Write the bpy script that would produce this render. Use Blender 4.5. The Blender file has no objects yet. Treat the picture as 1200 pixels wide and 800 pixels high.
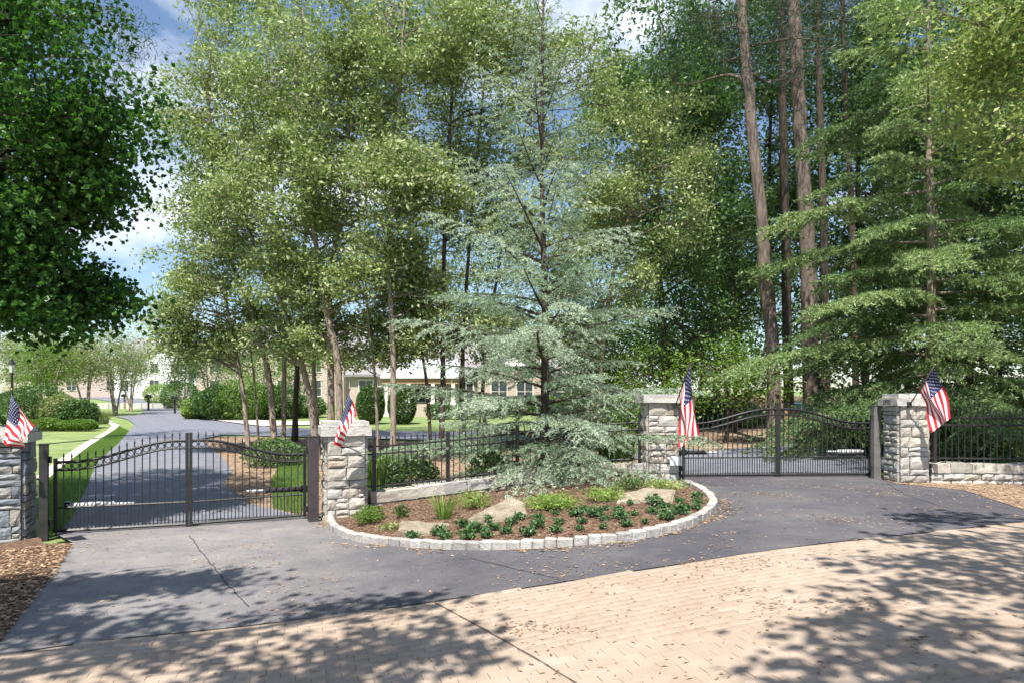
import bpy, bmesh, math, random
import numpy as np
from mathutils import Vector, noise
from mathutils.geometry import delaunay_2d_cdt
rnd = random.Random(7)
rng = np.random.default_rng(7)
SC = bpy.context.scene
COL = SC.collection
PI = math.pi
# ------------------------------------------------------------------ camera, sky, sun
EYE, F, HZ = 2.1, 800.0, 468.0
cam = bpy.data.objects.new('camera', bpy.data.cameras.new('camera')); COL.objects.link(cam)
cam.location = (0, 0, EYE); cam.rotation_euler = (PI/2, 0, 0)
cam.data.lens = 24.0; cam.data.sensor_width = 36.0; cam.data.shift_y = 68/1200
cam.data.clip_start = 0.05; cam.data.clip_end = 2000
SC.camera = cam
LD = Vector((0.12, 0.52, -1.0)).normalized()           # way the sunlight travels
sun = bpy.data.objects.new('sun', bpy.data.lights.new('sun', 'SUN')); COL.objects.link(sun)
sun.data.energy = 5.0; sun.data.angle = math.radians(0.53); sun.data.color = (1.0, 0.95, 0.87)
sun.rotation_euler = LD.to_track_quat('-Z', 'Y').to_euler(); sun.location = (0, 0, 40)
W = bpy.data.worlds.new('World'); SC.world = W; W.use_nodes = True
wn, wl = W.node_tree.nodes, W.node_tree.links
wn.clear()
o_ = wn.new('ShaderNodeOutputWorld'); bg = wn.new('ShaderNodeBackground'); sky = wn.new('ShaderNodeTexSky')
sky.sky_type = 'NISHITA'; sky.sun_disc = False
sky.sun_elevation = math.asin(-LD.z); sky.sun_rotation = math.atan2(-LD.x, -LD.y)
sky.air_density = 1.0; sky.dust_density = 0.6; sky.ozone_density = 2.0
tc = wn.new('ShaderNodeTexCoord'); mp = wn.new('ShaderNodeMapping'); mp.inputs['Scale'].default_value = (1.0, 1.0, 1.9)
mp.inputs['Location'].default_value = (0.35, 0.1, 0.2)
nz = wn.new('ShaderNodeTexNoise'); nz.inputs['Scale'].default_value = 2.3; nz.inputs['Detail'].default_value = 7; nz.inputs['Roughness'].default_value = 0.55
rp = wn.new('ShaderNodeValToRGB'); rp.color_ramp.elements[0].position = 0.53; rp.color_ramp.elements[1].position = 0.66
mx = wn.new('ShaderNodeMixRGB'); mx.inputs['Color2'].default_value = (7.0, 7.4, 8.0, 1)
wl.new(tc.outputs['Generated'], mp.inputs['Vector']); wl.new(mp.outputs[0], nz.inputs['Vector']); wl.new(nz.outputs['Fac'], rp.inputs[0])
wl.new(rp.outputs[0], mx.inputs['Fac']); wl.new(sky.outputs[0], mx.inputs['Color1']); wl.new(mx.outputs[0], bg.inputs['Color'])
bg.inputs['Strength'].default_value = 0.10
wl.new(bg.outputs[0], o_.inputs[0])
SC.view_settings.view_transform = 'Standard'; SC.view_settings.look = 'None'
SC.view_settings.exposure = 0.88; SC.view_settings.gamma = 1.0
SC.cycles.max_bounces = 10; SC.cycles.diffuse_bounces = 4; SC.cycles.transmission_bounces = 4; SC.cycles.sample_clamp_indirect = 8
SC.cycles.use_adaptive_sampling = True; SC.cycles.adaptive_threshold = 0.02

# ------------------------------------------------------------------ terrain and pixel helpers
def sst(t):
    t = min(1.0, max(0.0, t)); return t*t*(3-2*t)
def g(x, y):
    a = 0.46*sst((x+3.0)/7.0)
    s = max(0.0, y-13.0)
    b = 0.028*s*s/(s+1.5) if s > 0 else 0.0
    return a + min(b, 3.2)
def hit(px, py):
    lo = 1.0
    dx, dz = (px-600)/F, (HZ-py)/F
    d = lo
    while d < 260:
        if EYE+dz*d <= g(dx*d, d): break
        d += 0.25
    a, b = max(lo, d-0.25), d
    for _ in range(22):
        m = (a+b)/2
        if EYE+dz*m <= g(dx*m, m): b = m
        else: a = m
    return Vector((dx*b, b, g(dx*b, b)))
def at(px, py, d): return Vector(((px-600)/F*d, d, EYE+(HZ-py)/F*d))
def gx(px, d):
    x = (px-600)/F*d
    return Vector((x, d, g(x, d)))

# ------------------------------------------------------------------ materials
MATS = {}
def mat(name, c1, c2=None, scale=8.0, rough=0.8, bump=0.0, bscale=None, metallic=0.0, detail=5, coord='Object', spec=0.3, c3=None, extra=None):
    if name in MATS: return MATS[name]
    m = bpy.data.materials.new(name); m.use_nodes = True; MATS[name] = m
    n, l = m.node_tree.nodes, m.node_tree.links
    p = n['Principled BSDF']; p.inputs['Roughness'].default_value = rough; p.inputs['Metallic'].default_value = metallic
    p.inputs['Specular IOR Level'].default_value = spec
    t = n.new('ShaderNodeTexCoord')
    src = t.outputs['Object']
    if coord == 'World':
        gg = n.new('ShaderNodeNewGeometry'); src = gg.outputs['Position']
    if c2 is None:
        p.inputs['Base Color'].default_value = (*c1, 1)
    else:
        z = n.new('ShaderNodeTexNoise'); z.inputs['Scale'].default_value = scale; z.inputs['Detail'].default_value = detail; z.inputs['Roughness'].default_value = 0.65
        l.new(src, z.inputs['Vector'])
        r = n.new('ShaderNodeValToRGB'); e = r.color_ramp.elements
        e[0].position = 0.32; e[0].color = (*c1, 1); e[1].position = 0.68; e[1].color = (*c2, 1)
        if c3:
            q = e.new(0.5); q.color = (*c3, 1)
        l.new(z.outputs['Fac'], r.inputs[0]); col = r.outputs[0]
        if extra: col = extra(n, l, src, col)
        l.new(col, p.inputs['Base Color'])
    if bump:
        z2 = n.new('ShaderNodeTexNoise'); z2.inputs['Scale'].default_value = bscale or scale*4; z2.inputs['Detail'].default_value = 6
        l.new(src, z2.inputs['Vector'])
        b = n.new('ShaderNodeBump'); b.inputs['Strength'].default_value = min(1, bump); b.inputs['Distance'].default_value = 0.02*max(1, bump)
        l.new(z2.outputs['Fac'], b.inputs['Height']); l.new(b.outputs[0], p.inputs['Normal'])
    return m
def mixn(n, l, fac, a, b, mode='MIX'):
    m = n.new('ShaderNodeMixRGB'); m.blend_type = mode
    for s, v in (('Fac', fac), ('Color1', a), ('Color2', b)):
        if hasattr(v, 'is_linked') or hasattr(v, 'links'): l.new(v, m.inputs[s])
        elif isinstance(v, (int, float)): m.inputs[s].default_value = v
        else: m.inputs[s].default_value = (*v, 1)
    return m.outputs[0]
def varied(name, cols, rough=0.55, trans=0.0, source='attr', ns=None, spec=0.3, tcol=None, bump=0.0):
    """colour ramp driven by a per-piece value: leaf attribute, object random or island random"""
    m = bpy.data.materials.new(name); m.use_nodes = True; MATS[name] = m
    n, l = m.node_tree.nodes, m.node_tree.links
    p = n['Principled BSDF']; p.inputs['Roughness'].default_value = rough; p.inputs['Specular IOR Level'].default_value = spec
    if source == 'attr':
        a = n.new('ShaderNodeAttribute'); a.attribute_name = 'v'; v = a.outputs['Fac']
    elif source == 'object':
        a = n.new('ShaderNodeObjectInfo'); v = a.outputs['Random']
    else:
        a = n.new('ShaderNodeNewGeometry'); v = a.outputs['Random Per Island']
    r = n.new('ShaderNodeValToRGB'); e = r.color_ramp.elements
    while len(e) < len(cols): e.new(0.5)
    for i, c in enumerate(cols):
        e[i].position = i/(len(cols)-1); e[i].color = (*c, 1)
    l.new(v, r.inputs[0]); col = r.outputs[0]
    if ns:
        gg = n.new('ShaderNodeNewGeometry')
        for sc_, lo, hi in ns:
            z = n.new('ShaderNodeTexNoise'); z.inputs['Scale'].default_value = sc_; z.inputs['Detail'].default_value = 6; z.inputs['Roughness'].default_value = 0.7
            l.new(gg.outputs['Position'], z.inputs['Vector'])
            r2 = n.new('ShaderNodeValToRGB'); r2.color_ramp.elements[0].position = 0.3; r2.color_ramp.elements[1].position = 0.7
            r2.color_ramp.elements[0].color = (lo,)*3+(1,) if not isinstance(lo, tuple) else (*lo, 1)
            r2.color_ramp.elements[1].color = (hi,)*3+(1,) if not isinstance(hi, tuple) else (*hi, 1)
            l.new(z.outputs['Fac'], r2.inputs[0]); col = mixn(n, l, 1.0, col, r2.outputs[0], 'MULTIPLY')
    l.new(col, p.inputs['Base Color'])
    if bump:
        gg = n.new('ShaderNodeNewGeometry')
        z = n.new('ShaderNodeTexNoise'); z.inputs['Scale'].default_value = 22; z.inputs['Detail'].default_value = 8; z.inputs['Roughness'].default_value = 0.7
        l.new(gg.outputs['Position'], z.inputs['Vector'])
        b = n.new('ShaderNodeBump'); b.inputs['Strength'].default_value = bump; b.inputs['Distance'].default_value = 0.03
        l.new(z.outputs['Fac'], b.inputs['Height']); l.new(b.outputs[0], p.inputs['Normal'])
    if trans:
        t = n.new('ShaderNodeBsdfTranslucent'); ms = n.new('ShaderNodeMixShader'); ms.inputs[0].default_value = trans
        tc_ = mixn(n, l, 1.0, col, tcol or (1.5, 1.6, 0.7), 'MULTIPLY')
        l.new(tc_, t.inputs['Color']); l.new(p.outputs[0], ms.inputs[1]); l.new(t.outputs[0], ms.inputs[2])
        l.new(ms.outputs[0], n['Material Output'].inputs['Surface'])
    return m

iron = mat('black_iron', (0.012, 0.012, 0.013), (0.03, 0.028, 0.028), 20, 0.38, spec=0.5)
iron_post = mat('painted_post', (0.02, 0.019, 0.02), (0.05, 0.045, 0.045), 6, 0.5, spec=0.4)
stone_ob = varied('pillar_stone', [(0.34, 0.325, 0.30), (0.52, 0.49, 0.44), (0.60, 0.56, 0.49), (0.40, 0.40, 0.40), (0.62, 0.60, 0.55), (0.47, 0.40, 0.33), (0.55, 0.54, 0.51)], 0.9, source='object', ns=[(2.2, (0.74, 0.72, 0.70), 1.1), (9, .86, 1.08), (40, 0.72, 1.12)], bump=0.55, spec=0.15)
stone_blue = varied('bluish_pillar_stone', [(0.20, 0.22, 0.26), (0.33, 0.34, 0.37), (0.42, 0.38, 0.32), (0.25, 0.29, 0.36), (0.46, 0.45, 0.42), (0.30, 0.31, 0.33)], 0.9, source='object', ns=[(2.2, (0.74, 0.72, 0.70), 1.1), (9, .86, 1.08), (40, 0.72, 1.12)], bump=0.8, spec=0.15)
mortar = mat('mortar', (0.10, 0.095, 0.085), (0.19, 0.18, 0.165), 30, 0.95, 0.4)
cap_m = varied('cap_stone', [(0.54, 0.53, 0.50), (0.66, 0.64, 0.59)], 0.9, source='object', ns=[(4.0, 0.72, 1.08), (35, 0.75, 1.1)], bump=0.6, spec=0.15)
granite = varied('granite_kerb', [(0.34, 0.33, 0.32), (0.52, 0.50, 0.46), (0.44, 0.40, 0.36), (0.56, 0.55, 0.52)], 0.85, source='object', ns=[(14, 0.72, 1.1), (60, 0.7, 1.1)], bump=0.7, spec=0.2)
slab_m = varied('bed_rock', [(0.38, 0.335, 0.27), (0.46, 0.41, 0.33)], 0.9, source='object', ns=[(3, (0.6, 0.52, 0.44), (1.15, 1.15, 1.12)), (14, 0.6, 1.15), (60, .75, 1.1)], bump=0.9, spec=0.15)
def glare_tone(n, l, src, col):  # sun glare put into the colour: asphalt lightens to the left, plus patchy tone
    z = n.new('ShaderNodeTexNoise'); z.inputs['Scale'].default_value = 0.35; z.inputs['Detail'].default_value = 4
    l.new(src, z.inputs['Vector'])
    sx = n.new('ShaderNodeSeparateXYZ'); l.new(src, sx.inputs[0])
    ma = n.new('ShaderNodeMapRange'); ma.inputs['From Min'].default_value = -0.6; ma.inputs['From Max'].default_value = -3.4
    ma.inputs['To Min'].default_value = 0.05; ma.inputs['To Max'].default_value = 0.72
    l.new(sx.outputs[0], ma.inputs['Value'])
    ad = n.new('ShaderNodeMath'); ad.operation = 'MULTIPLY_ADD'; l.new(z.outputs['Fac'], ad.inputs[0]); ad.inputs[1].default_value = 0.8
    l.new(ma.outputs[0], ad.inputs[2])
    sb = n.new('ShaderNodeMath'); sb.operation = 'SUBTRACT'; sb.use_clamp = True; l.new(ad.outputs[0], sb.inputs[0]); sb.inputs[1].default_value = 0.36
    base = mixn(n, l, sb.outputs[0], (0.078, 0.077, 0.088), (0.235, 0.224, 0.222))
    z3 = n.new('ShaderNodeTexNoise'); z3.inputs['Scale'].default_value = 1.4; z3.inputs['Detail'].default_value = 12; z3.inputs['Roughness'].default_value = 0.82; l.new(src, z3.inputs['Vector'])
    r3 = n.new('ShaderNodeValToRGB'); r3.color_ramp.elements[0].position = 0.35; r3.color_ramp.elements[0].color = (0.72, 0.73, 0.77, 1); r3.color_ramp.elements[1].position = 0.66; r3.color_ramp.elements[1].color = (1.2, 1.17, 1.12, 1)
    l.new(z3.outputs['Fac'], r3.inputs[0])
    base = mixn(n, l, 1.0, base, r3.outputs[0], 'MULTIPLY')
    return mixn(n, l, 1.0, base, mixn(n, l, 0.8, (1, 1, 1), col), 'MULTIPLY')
asph = mat('asphalt', (0.55, 0.55, 0.55), (1.5, 1.5, 1.5), 90, 0.85, 0.35, 160, coord='World', extra=glare_tone, spec=0.25)
asph_far = mat('asphalt_street', (0.13, 0.135, 0.165), (0.20, 0.205, 0.235), 3, 0.85, 0.2, 90, coord='World', spec=0.25)
grass_m = mat('lawn_grass', (0.12, 0.18, 0.05), (0.25, 0.31, 0.12), 1.3, 0.9, 0.6, 60, coord='World', detail=9)
conc = mat('concrete_path', (0.44, 0.40, 0.35), (0.55, 0.50, 0.44), 6, 0.9, 0.2, coord='World')
def litter_x(n, l, src, col):
    v = n.new('ShaderNodeTexVoronoi'); v.inputs['Scale'].default_value = 38; l.new(src, v.inputs['Vector'])
    sp = n.new('ShaderNodeSeparateColor'); l.new(v.outputs['Color'], sp.inputs[0])
    r = n.new('ShaderNodeValToRGB'); e = r.color_ramp.elements
    e[0].color = (0.5, 0.5, 0.5, 1); e[1].color = (1.5, 1.4, 1.3, 1); l.new(sp.outputs[0], r.inputs[0])
    return mixn(n, l, 1.0, col, r.outputs[0], 'MULTIPLY')
mulch = mat('bark_mulch', (0.10, 0.065, 0.045), (0.19, 0.13, 0.095), 9, 0.95, 1.0, 45, coord='World', extra=litter_x, spec=0.1)
litter = mat('leaf_litter', (0.19, 0.135, 0.10), (0.36, 0.28, 0.21), 5, 0.95, 1.0, 40, coord='World', extra=litter_x, spec=0.1)
brickcols = [(0.355, 0.292, 0.238), (0.385, 0.32, 0.262), (0.37, 0.305, 0.25), (0.40, 0.335, 0.275)]
bns = [(0.35, (0.93, 0.87, 0.82), (1.06, 1.08, 1.1)), (1.7, (0.90, 0.88, 0.86), 1.06), (5, (0.92, 0.89, 0.86), 1.04), (70, 0.9, 1.06)]
paver_ob = varied('paver_brick', brickcols, 0.85, source='object', ns=bns, bump=0.35, spec=0.2)
paver_is = varied('paver_brick_field', brickcols, 0.85, source='island', ns=bns, bump=0.35, spec=0.2)
sand_m = mat('joint_sand', (0.31, 0.255, 0.205), (0.37, 0.31, 0.25), 20, 0.95, 0.3, coord='World')
def bark(name, a, b, sc=5):
    if name in MATS: return MATS[name]
    m = bpy.data.materials.new(name); m.use_nodes = True; MATS[name] = m
    n, l = m.node_tree.nodes, m.node_tree.links
    p = n['Principled BSDF']; p.inputs['Roughness'].default_value = 0.95; p.inputs['Specular IOR Level'].default_value = 0.1
    gg = n.new('ShaderNodeNewGeometry'); mpp = n.new('ShaderNodeMapping'); mpp.inputs['Scale'].default_value = (sc, sc, sc*0.22)
    l.new(gg.outputs['Position'], mpp.inputs[0])
    z = n.new('ShaderNodeTexNoise'); z.inputs['Scale'].default_value = 2.5; z.inputs['Detail'].default_value = 9; z.inputs['Roughness'].default_value = 0.75; l.new(mpp.outputs[0], z.inputs['Vector'])
    r = n.new('ShaderNodeValToRGB'); e = r.color_ramp.elements; e[0].position = 0.36; e[0].color = (*a, 1); e[1].position = 0.62; e[1].color = (*b, 1)
    l.new(z.outputs['Fac'], r.inputs[0]); l.new(r.outputs[0], p.inputs['Base Color'])
    bb = n.new('ShaderNodeBump'); bb.inputs['Strength'].default_value = 0.9; bb.inputs['Distance'].default_value = 0.04
    l.new(z.outputs['Fac'], bb.inputs['Height']); l.new(bb.outputs[0], p.inputs['Normal'])
    return m
bark_elm = bark('pale_tan_bark', (0.13, 0.10, 0.08), (0.44, 0.37, 0.30), 7)
bark_dark = bark('dark_bark', (0.045, 0.035, 0.028), (0.13, 0.10, 0.08), 6)
bark_pine = bark('pine_bark', (0.07, 0.052, 0.044), (0.26, 0.205, 0.175), 4)
L_elm = varied('elm_leaf', [(0.12, 0.175, 0.05), (0.22, 0.285, 0.10), (0.34, 0.40, 0.18), (0.47, 0.52, 0.30)], 0.42, 0.27, tcol=(1.02, 1.2, 0.7), spec=0.35)
L_maple = varied('maple_leaf', [(0.022, 0.065, 0.020), (0.045, 0.11, 0.03), (0.08, 0.17, 0.04), (0.15, 0.26, 0.07)], 0.35, 0.4, tcol=(1.2, 1.6, 0.6))
L_wood = varied('woodland_leaf', [(0.025, 0.06, 0.022), (0.055, 0.11, 0.04), (0.11, 0.19, 0.065), (0.24, 0.33, 0.13)], 0.45, 0.3, tcol=(1.2, 1.5, 0.6))
L_bright = varied('bright_leaf', [(0.09, 0.17, 0.03), (0.14, 0.23, 0.045), (0.20, 0.30, 0.07)], 0.45, 0.4, tcol=(1.2, 1.4, 0.6))
L_yel = varied('yellowing_leaf', [(0.13, 0.20, 0.05), (0.24, 0.32, 0.10), (0.37, 0.43, 0.16), (0.52, 0.50, 0.22)], 0.45, 0.32, tcol=(1.0, 1.2, 0.65))
L_far = varied('far_leaf', [(0.16, 0.21, 0.08), (0.24, 0.29, 0.12), (0.32, 0.36, 0.17)], 0.6, 0.4, tcol=(1.1, 1.2, 0.7))
L_box = varied('boxwood_leaf', [(0.04, 0.085, 0.022), (0.07, 0.13, 0.035), (0.11, 0.18, 0.05)], 0.45, 0.25, tcol=(1.2, 1.5, 0.6))
L_bed = varied('bedding_leaf', [(0.03, 0.08, 0.03), (0.07, 0.15, 0.055), (0.14, 0.24, 0.10)], 0.35, 0.2, tcol=(1.2, 1.5, 0.6))
L_lime = varied('lime_leaf', [(0.16, 0.26, 0.05), (0.24, 0.35, 0.09), (0.36, 0.42, 0.14)], 0.5, 0.4, tcol=(1.1, 1.3, 0.6))
N_blue = varied('silver_needle', [(0.15, 0.235, 0.13), (0.30, 0.39, 0.27), (0.54, 0.62, 0.50)], 0.5, 0.25, tcol=(1.1, 1.3, 0.9))
N_deo = varied('deodar_needle', [(0.045, 0.095, 0.04), (0.14, 0.22, 0.085), (0.34, 0.43, 0.20)], 0.5, 0.25, tcol=(1.2, 1.4, 0.7))
N_pine = varied('pine_needle', [(0.03, 0.06, 0.035), (0.05, 0.09, 0.045), (0.09, 0.14, 0.07)], 0.5, 0.2, tcol=(1.2, 1.4, 0.7))
L_dry = varied('dry_leaf', [(0.18, 0.11, 0.07), (0.32, 0.21, 0.13), (0.45, 0.33, 0.21), (0.24, 0.16, 0.11)], 0.8, 0.1)
L_blade = varied('grass_blade', [(0.10, 0.18, 0.04), (0.16, 0.27, 0.06), (0.24, 0.36, 0.10)], 0.6, 0.35, tcol=(1.1, 1.3, 0.6))
red = mat('flag_red', (0.52, 0.02, 0.035), (0.60, 0.03, 0.045), 4, 0.7); white = mat('flag_white', (0.80, 0.79, 0.78), (0.84, 0.83, 0.82), 4, 0.7); navy = mat('flag_navy', (0.018, 0.022, 0.10), (0.028, 0.032, 0.13), 4, 0.7)
steel = mat('light_metal', (0.55, 0.55, 0.56), (0.66, 0.66, 0.67), 5, 0.4)

# ------------------------------------------------------------------ object helpers
def tag(o, label=None, cat=None, group=None, kind=None):
    if label: o['label'] = label
    if cat: o['category'] = cat
    if group: o['group'] = group
    if kind: o['kind'] = kind
    return o
def empty(name, loc=(0, 0, 0), rz=0.0):
    o = bpy.data.objects.new(name, None); COL.objects.link(o); o.location = loc; o.rotation_euler = (0, 0, rz)
    o.empty_display_size = 0.2
    return o
def link(name, me, parent=None, loc=None, rot=None):
    o = bpy.data.objects.new(name, me); COL.objects.link(o)
    if parent: o.parent = parent
    if loc is not None: o.location = loc
    if rot is not None: o.rotation_euler = rot
    return o
def np_mesh(name, V, Fc, mats, attr=None, mi=None, smooth=False):
    V = np.asarray(V, dtype=np.float32).reshape(-1, 3)
    me = bpy.data.meshes.new(name); me.vertices.add(len(V)); me.vertices.foreach_set('co', V.ravel())
    if isinstance(Fc, np.ndarray):
        k = Fc.shape[1]; nf = len(Fc)
        me.loops.add(nf*k); me.loops.foreach_set('vertex_index', Fc.astype(np.int32).ravel())
        me.polygons.add(nf); me.polygons.foreach_set('loop_start', np.arange(0, nf*k, k, dtype=np.int32))
        try: me.polygons.foreach_set('loop_total', np.full(nf, k, dtype=np.int32))
        except Exception: pass
    else:
        bpy.data.meshes.remove(me); me = bpy.data.meshes.new(name); me.from_pydata([tuple(map(float, v)) for v in V], [], Fc)
    for m in (mats if isinstance(mats, (list, tuple)) else [mats]): me.materials.append(m)
    if mi is not None: me.polygons.foreach_set('material_index', np.asarray(mi, dtype=np.int32))
    me.update(calc_edges=True)
    if attr is not None:
        a = me.attributes.new('v', 'FLOAT', 'POINT'); a.data.foreach_set('value', np.asarray(attr, dtype=np.float32))
    if smooth: me.polygons.foreach_set('use_smooth', np.ones(len(me.polygons), dtype=bool))
    return me
class MB:
    """collects boxes, tubes and lathed shapes into one mesh"""
    def __init__(s): s.v, s.f = [], []
    def add(s, V, Fs):
        k = len(s.v); s.v += [tuple(v) for v in V]; s.f += [tuple(i+k for i in f) for f in Fs]
    def box(s, x0, x1, y0, y1, z0, z1):
        s.add([(x0, y0, z0), (x1, y0, z0), (x1, y1, z0), (x0, y1, z0), (x0, y0, z1), (x1, y0, z1), (x1, y1, z1), (x0, y1, z1)],
              [(3, 2, 1, 0), (4, 5, 6, 7), (0, 1, 5, 4), (1, 2, 6, 5), (2, 3, 7, 6), (3, 0, 4, 7)])
    def tube(s, pts, rad, n=6, cap=True):
        pts = [Vector(p) for p in pts]
        if not hasattr(rad, '__len__'): rad = [rad]*len(pts)
        V, Fs = [], []
        up = None
        for i, p in enumerate(pts):
            t = (pts[min(i+1, len(pts)-1)]-pts[max(i-1, 0)])
            if t.length < 1e-9: t = Vector((0, 0, 1))
            t.normalize()
            if up is None: up = Vector((1, 0, 0)) if abs(t.x) < 0.8 else Vector((0, 1, 0))
            a = (up-t*up.dot(t)).normalized(); up = a; b = t.cross(a)
            for k in range(n):
                w = 2*PI*k/n; V.append(p+(a*math.cos(w)+b*math.sin(w))*rad[i])
        for i in range(len(pts)-1):
            for k in range(n):
                q = (k+1) % n; Fs.append((i*n+k, i*n+q, (i+1)*n+q, (i+1)*n+k))
        if cap: Fs.append(tuple(range(n-1, -1, -1))); Fs.append(tuple((len(pts)-1)*n+k for k in range(n)))
        s.add(V, Fs)
    def lathe(s, prof, c=(0, 0, 0), n=12):
        V, Fs = [], []
        for r, z in prof:
            for k in range(n):
                w = 2*PI*k/n; V.append((c[0]+r*math.cos(w), c[1]+r*math.sin(w), c[2]+z))
        for i in range(len(prof)-1):
            for k in range(n):
                q = (k+1) % n; Fs.append((i*n+k, i*n+q, (i+1)*n+q, (i+1)*n+k))
        Fs.append(tuple(range(n-1, -1, -1))); Fs.append(tuple((len(prof)-1)*n+k for k in range(n)))
        s.add(V, Fs)
    def mesh(s, name, m, smooth=False):
        me = bpy.data.meshes.new(name); me.from_pydata(s.v, [], s.f)
        for q in (m if isinstance(m, (list, tuple)) else [m]): me.materials.append(q)
        me.update()
        if smooth: me.polygons.foreach_set('use_smooth', [True]*len(me.polygons))
        return me
    def obj(s, name, m, parent=None, smooth=False, loc=None): return link(name, s.mesh(name, m, smooth), parent, loc)
def bevel_mesh(me, w, seg=1):
    bm = bmesh.new(); bm.from_mesh(me)
    bmesh.ops.bevel(bm, geom=bm.edges[:], offset=w, segments=seg, profile=0.6, affect='EDGES')
    bm.to_mesh(me); bm.free(); return me

# ------------------------------------------------------------------ sheets draped on the terrain
def inside(poly, x, y):
    c = False; n = len(poly)
    for i in range(n):
        x1, y1 = poly[i]; x2, y2 = poly[i-1]
        if (y1 > y) != (y2 > y) and x < (x2-x1)*(y-y1)/(y2-y1)+x1: c = not c
    return c
def densify(P, step):
    out = []
    for i in range(len(P)):
        a, b = Vector(P[i][:2]), Vector(P[(i+1) % len(P)][:2]); n = max(1, int((b-a).length/step))
        for k in range(n): out.append(a.lerp(b, k/n))
    return out
def sheet(name, poly, dz, m, step=0.6, zf=None, kind='structure', parent=None):
    P = densify([(p[0], p[1]) for p in poly], step)
    raw = [(p.x, p.y) for p in P]
    xs, ys = [p[0] for p in raw], [p[1] for p in raw]
    pts = list(P); n0 = len(P)
    x = min(xs)+step*0.5; xs_ = []
    while x < max(xs): xs_.append(x); x += step
    y = min(ys)+step*0.5
    while y < max(ys):
        for x in xs_:
            if inside(raw, x, y): pts.append(Vector((x+rnd.uniform(-.1, .1)*step, y+rnd.uniform(-.1, .1)*step)))
        y += step
    V, E, Fc, *_ = delaunay_2d_cdt([Vector((p.x, p.y)) for p in pts], [(i, (i+1) % n0) for i in range(n0)], [], 1, 1e-4)
    zf = zf or g
    me = bpy.data.meshes.new(name); me.from_pydata([(v.x, v.y, zf(v.x, v.y)+dz) for v in V], [], [tuple(f) for f in Fc])
    me.materials.append(m); me.update()
    if len(me.polygons) and sum(p.normal.z for p in me.polygons) < 0: me.flip_normals()
    me.polygons.foreach_set('use_smooth', [True]*len(me.polygons))
    return tag(link(name, me, parent), kind=kind)
def pxs(L): return [hit(*p) for p in L]
def spline(pts, n=8, closed=False):
    P = [Vector(p) for p in pts]; out = []
    N = len(P)
    for i in range(N if closed else N-1):
        p0, p1, p2, p3 = (P[(i-1) % N], P[i], P[(i+1) % N], P[(i+2) % N]) if closed else (P[max(i-1, 0)], P[i], P[i+1], P[min(i+2, N-1)])
        for k in range(n):
            t = k/n
            out.append(0.5*((2*p1)+(p2-p0)*t+(2*p0-5*p1+4*p2-p3)*t*t+(3*p1-p0-3*p2+p3)*t**3))
    if not closed: out.append(P[-1])
    return out

# ground: one sheet out to the horizon, finer near the camera
gxs = sorted(set([round(v, 3) for v in np.concatenate([np.arange(-20, 20, 0.5), np.arange(-100, 101, 5.0), np.arange(-400, 401, 40.0)])]))
gys = sorted(set([round(v, 3) for v in np.concatenate([np.arange(-6, 32, 0.5), np.arange(-30, 140, 4.0), np.arange(-200, 901, 50.0)])]))
V = [(x, y, g(x, y)-0.04) for y in gys for x in gxs]; nx = len(gxs)
Fq = np.array([(j*nx+i, j*nx+i+1, (j+1)*nx+i+1, (j+1)*nx+i) for j in range(len(gys)-1) for i in range(nx-1)])
tag(link('ground', np_mesh('ground', V, Fq, grass_m, smooth=True)), 'green lawn and ground around the entrance drives', kind='structure')

# road edge between brick street and asphalt
EDGE = [(-150, 792), (0, 768), (130, 750), (330, 729), (510, 705), (700, 676), (850, 653), (1000, 633), (1200, 612), (1420, 592)]
edge = pxs(EDGE)
edge_s = spline(edge, 6)
KERB = [(381, 612), (390, 625), (418, 635), (470, 641), (540, 645), (610, 644), (680, 640), (740, 634), (790, 624), (825, 611), (840, 598), (838, 588), (824, 577), (806, 569)]
kerb = spline(pxs(KERB), 10)
apron = edge_s + pxs([(1420, 580), (1200, 597), (1130, 574), (1050, 566), (1028, 560), (1024, 556)]) + pxs([(800, 557), (806, 568)]) + list(reversed(kerb)) + pxs([(372, 608), (357, 605), (66, 626), (85, 636), (70, 662), (40, 700), (0, 752), (-150, 800)])
apron = [Vector((p.x, p.y)) for p in apron]
# split the apron in two simple pieces: outside the island the kerb line is a concave bay, so triangulation copes with it
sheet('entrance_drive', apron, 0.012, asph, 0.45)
# private street beyond the left gate
street = pxs([(357, 605), (290, 590), (262, 566), (272, 552), (262, 537), (236, 514), (262, 509), (420, 513), (560, 516), (760, 520), (770, 508), (560, 505), (400, 503), (300, 499), (240, 491), (222, 487), (206, 478), (178, 470), (150, 464.5), (112, 462.5), (60, 461.5), (60, 464), (112, 467), (140, 472), (160, 477), (172, 480), (160, 486), (134, 487.2), (150, 491), (158, 497), (151, 505), (139, 519), (116, 539), (108, 554), (98, 577), (84, 607), (66, 626)])
sheet('private_street', street, 0.010, asph_far, 1.2)
cross = pxs([(134, 487.4), (122, 485.2), (60, 483), (-60, 479), (-60, 481.5), (60, 486), (105, 488.5)])
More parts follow.
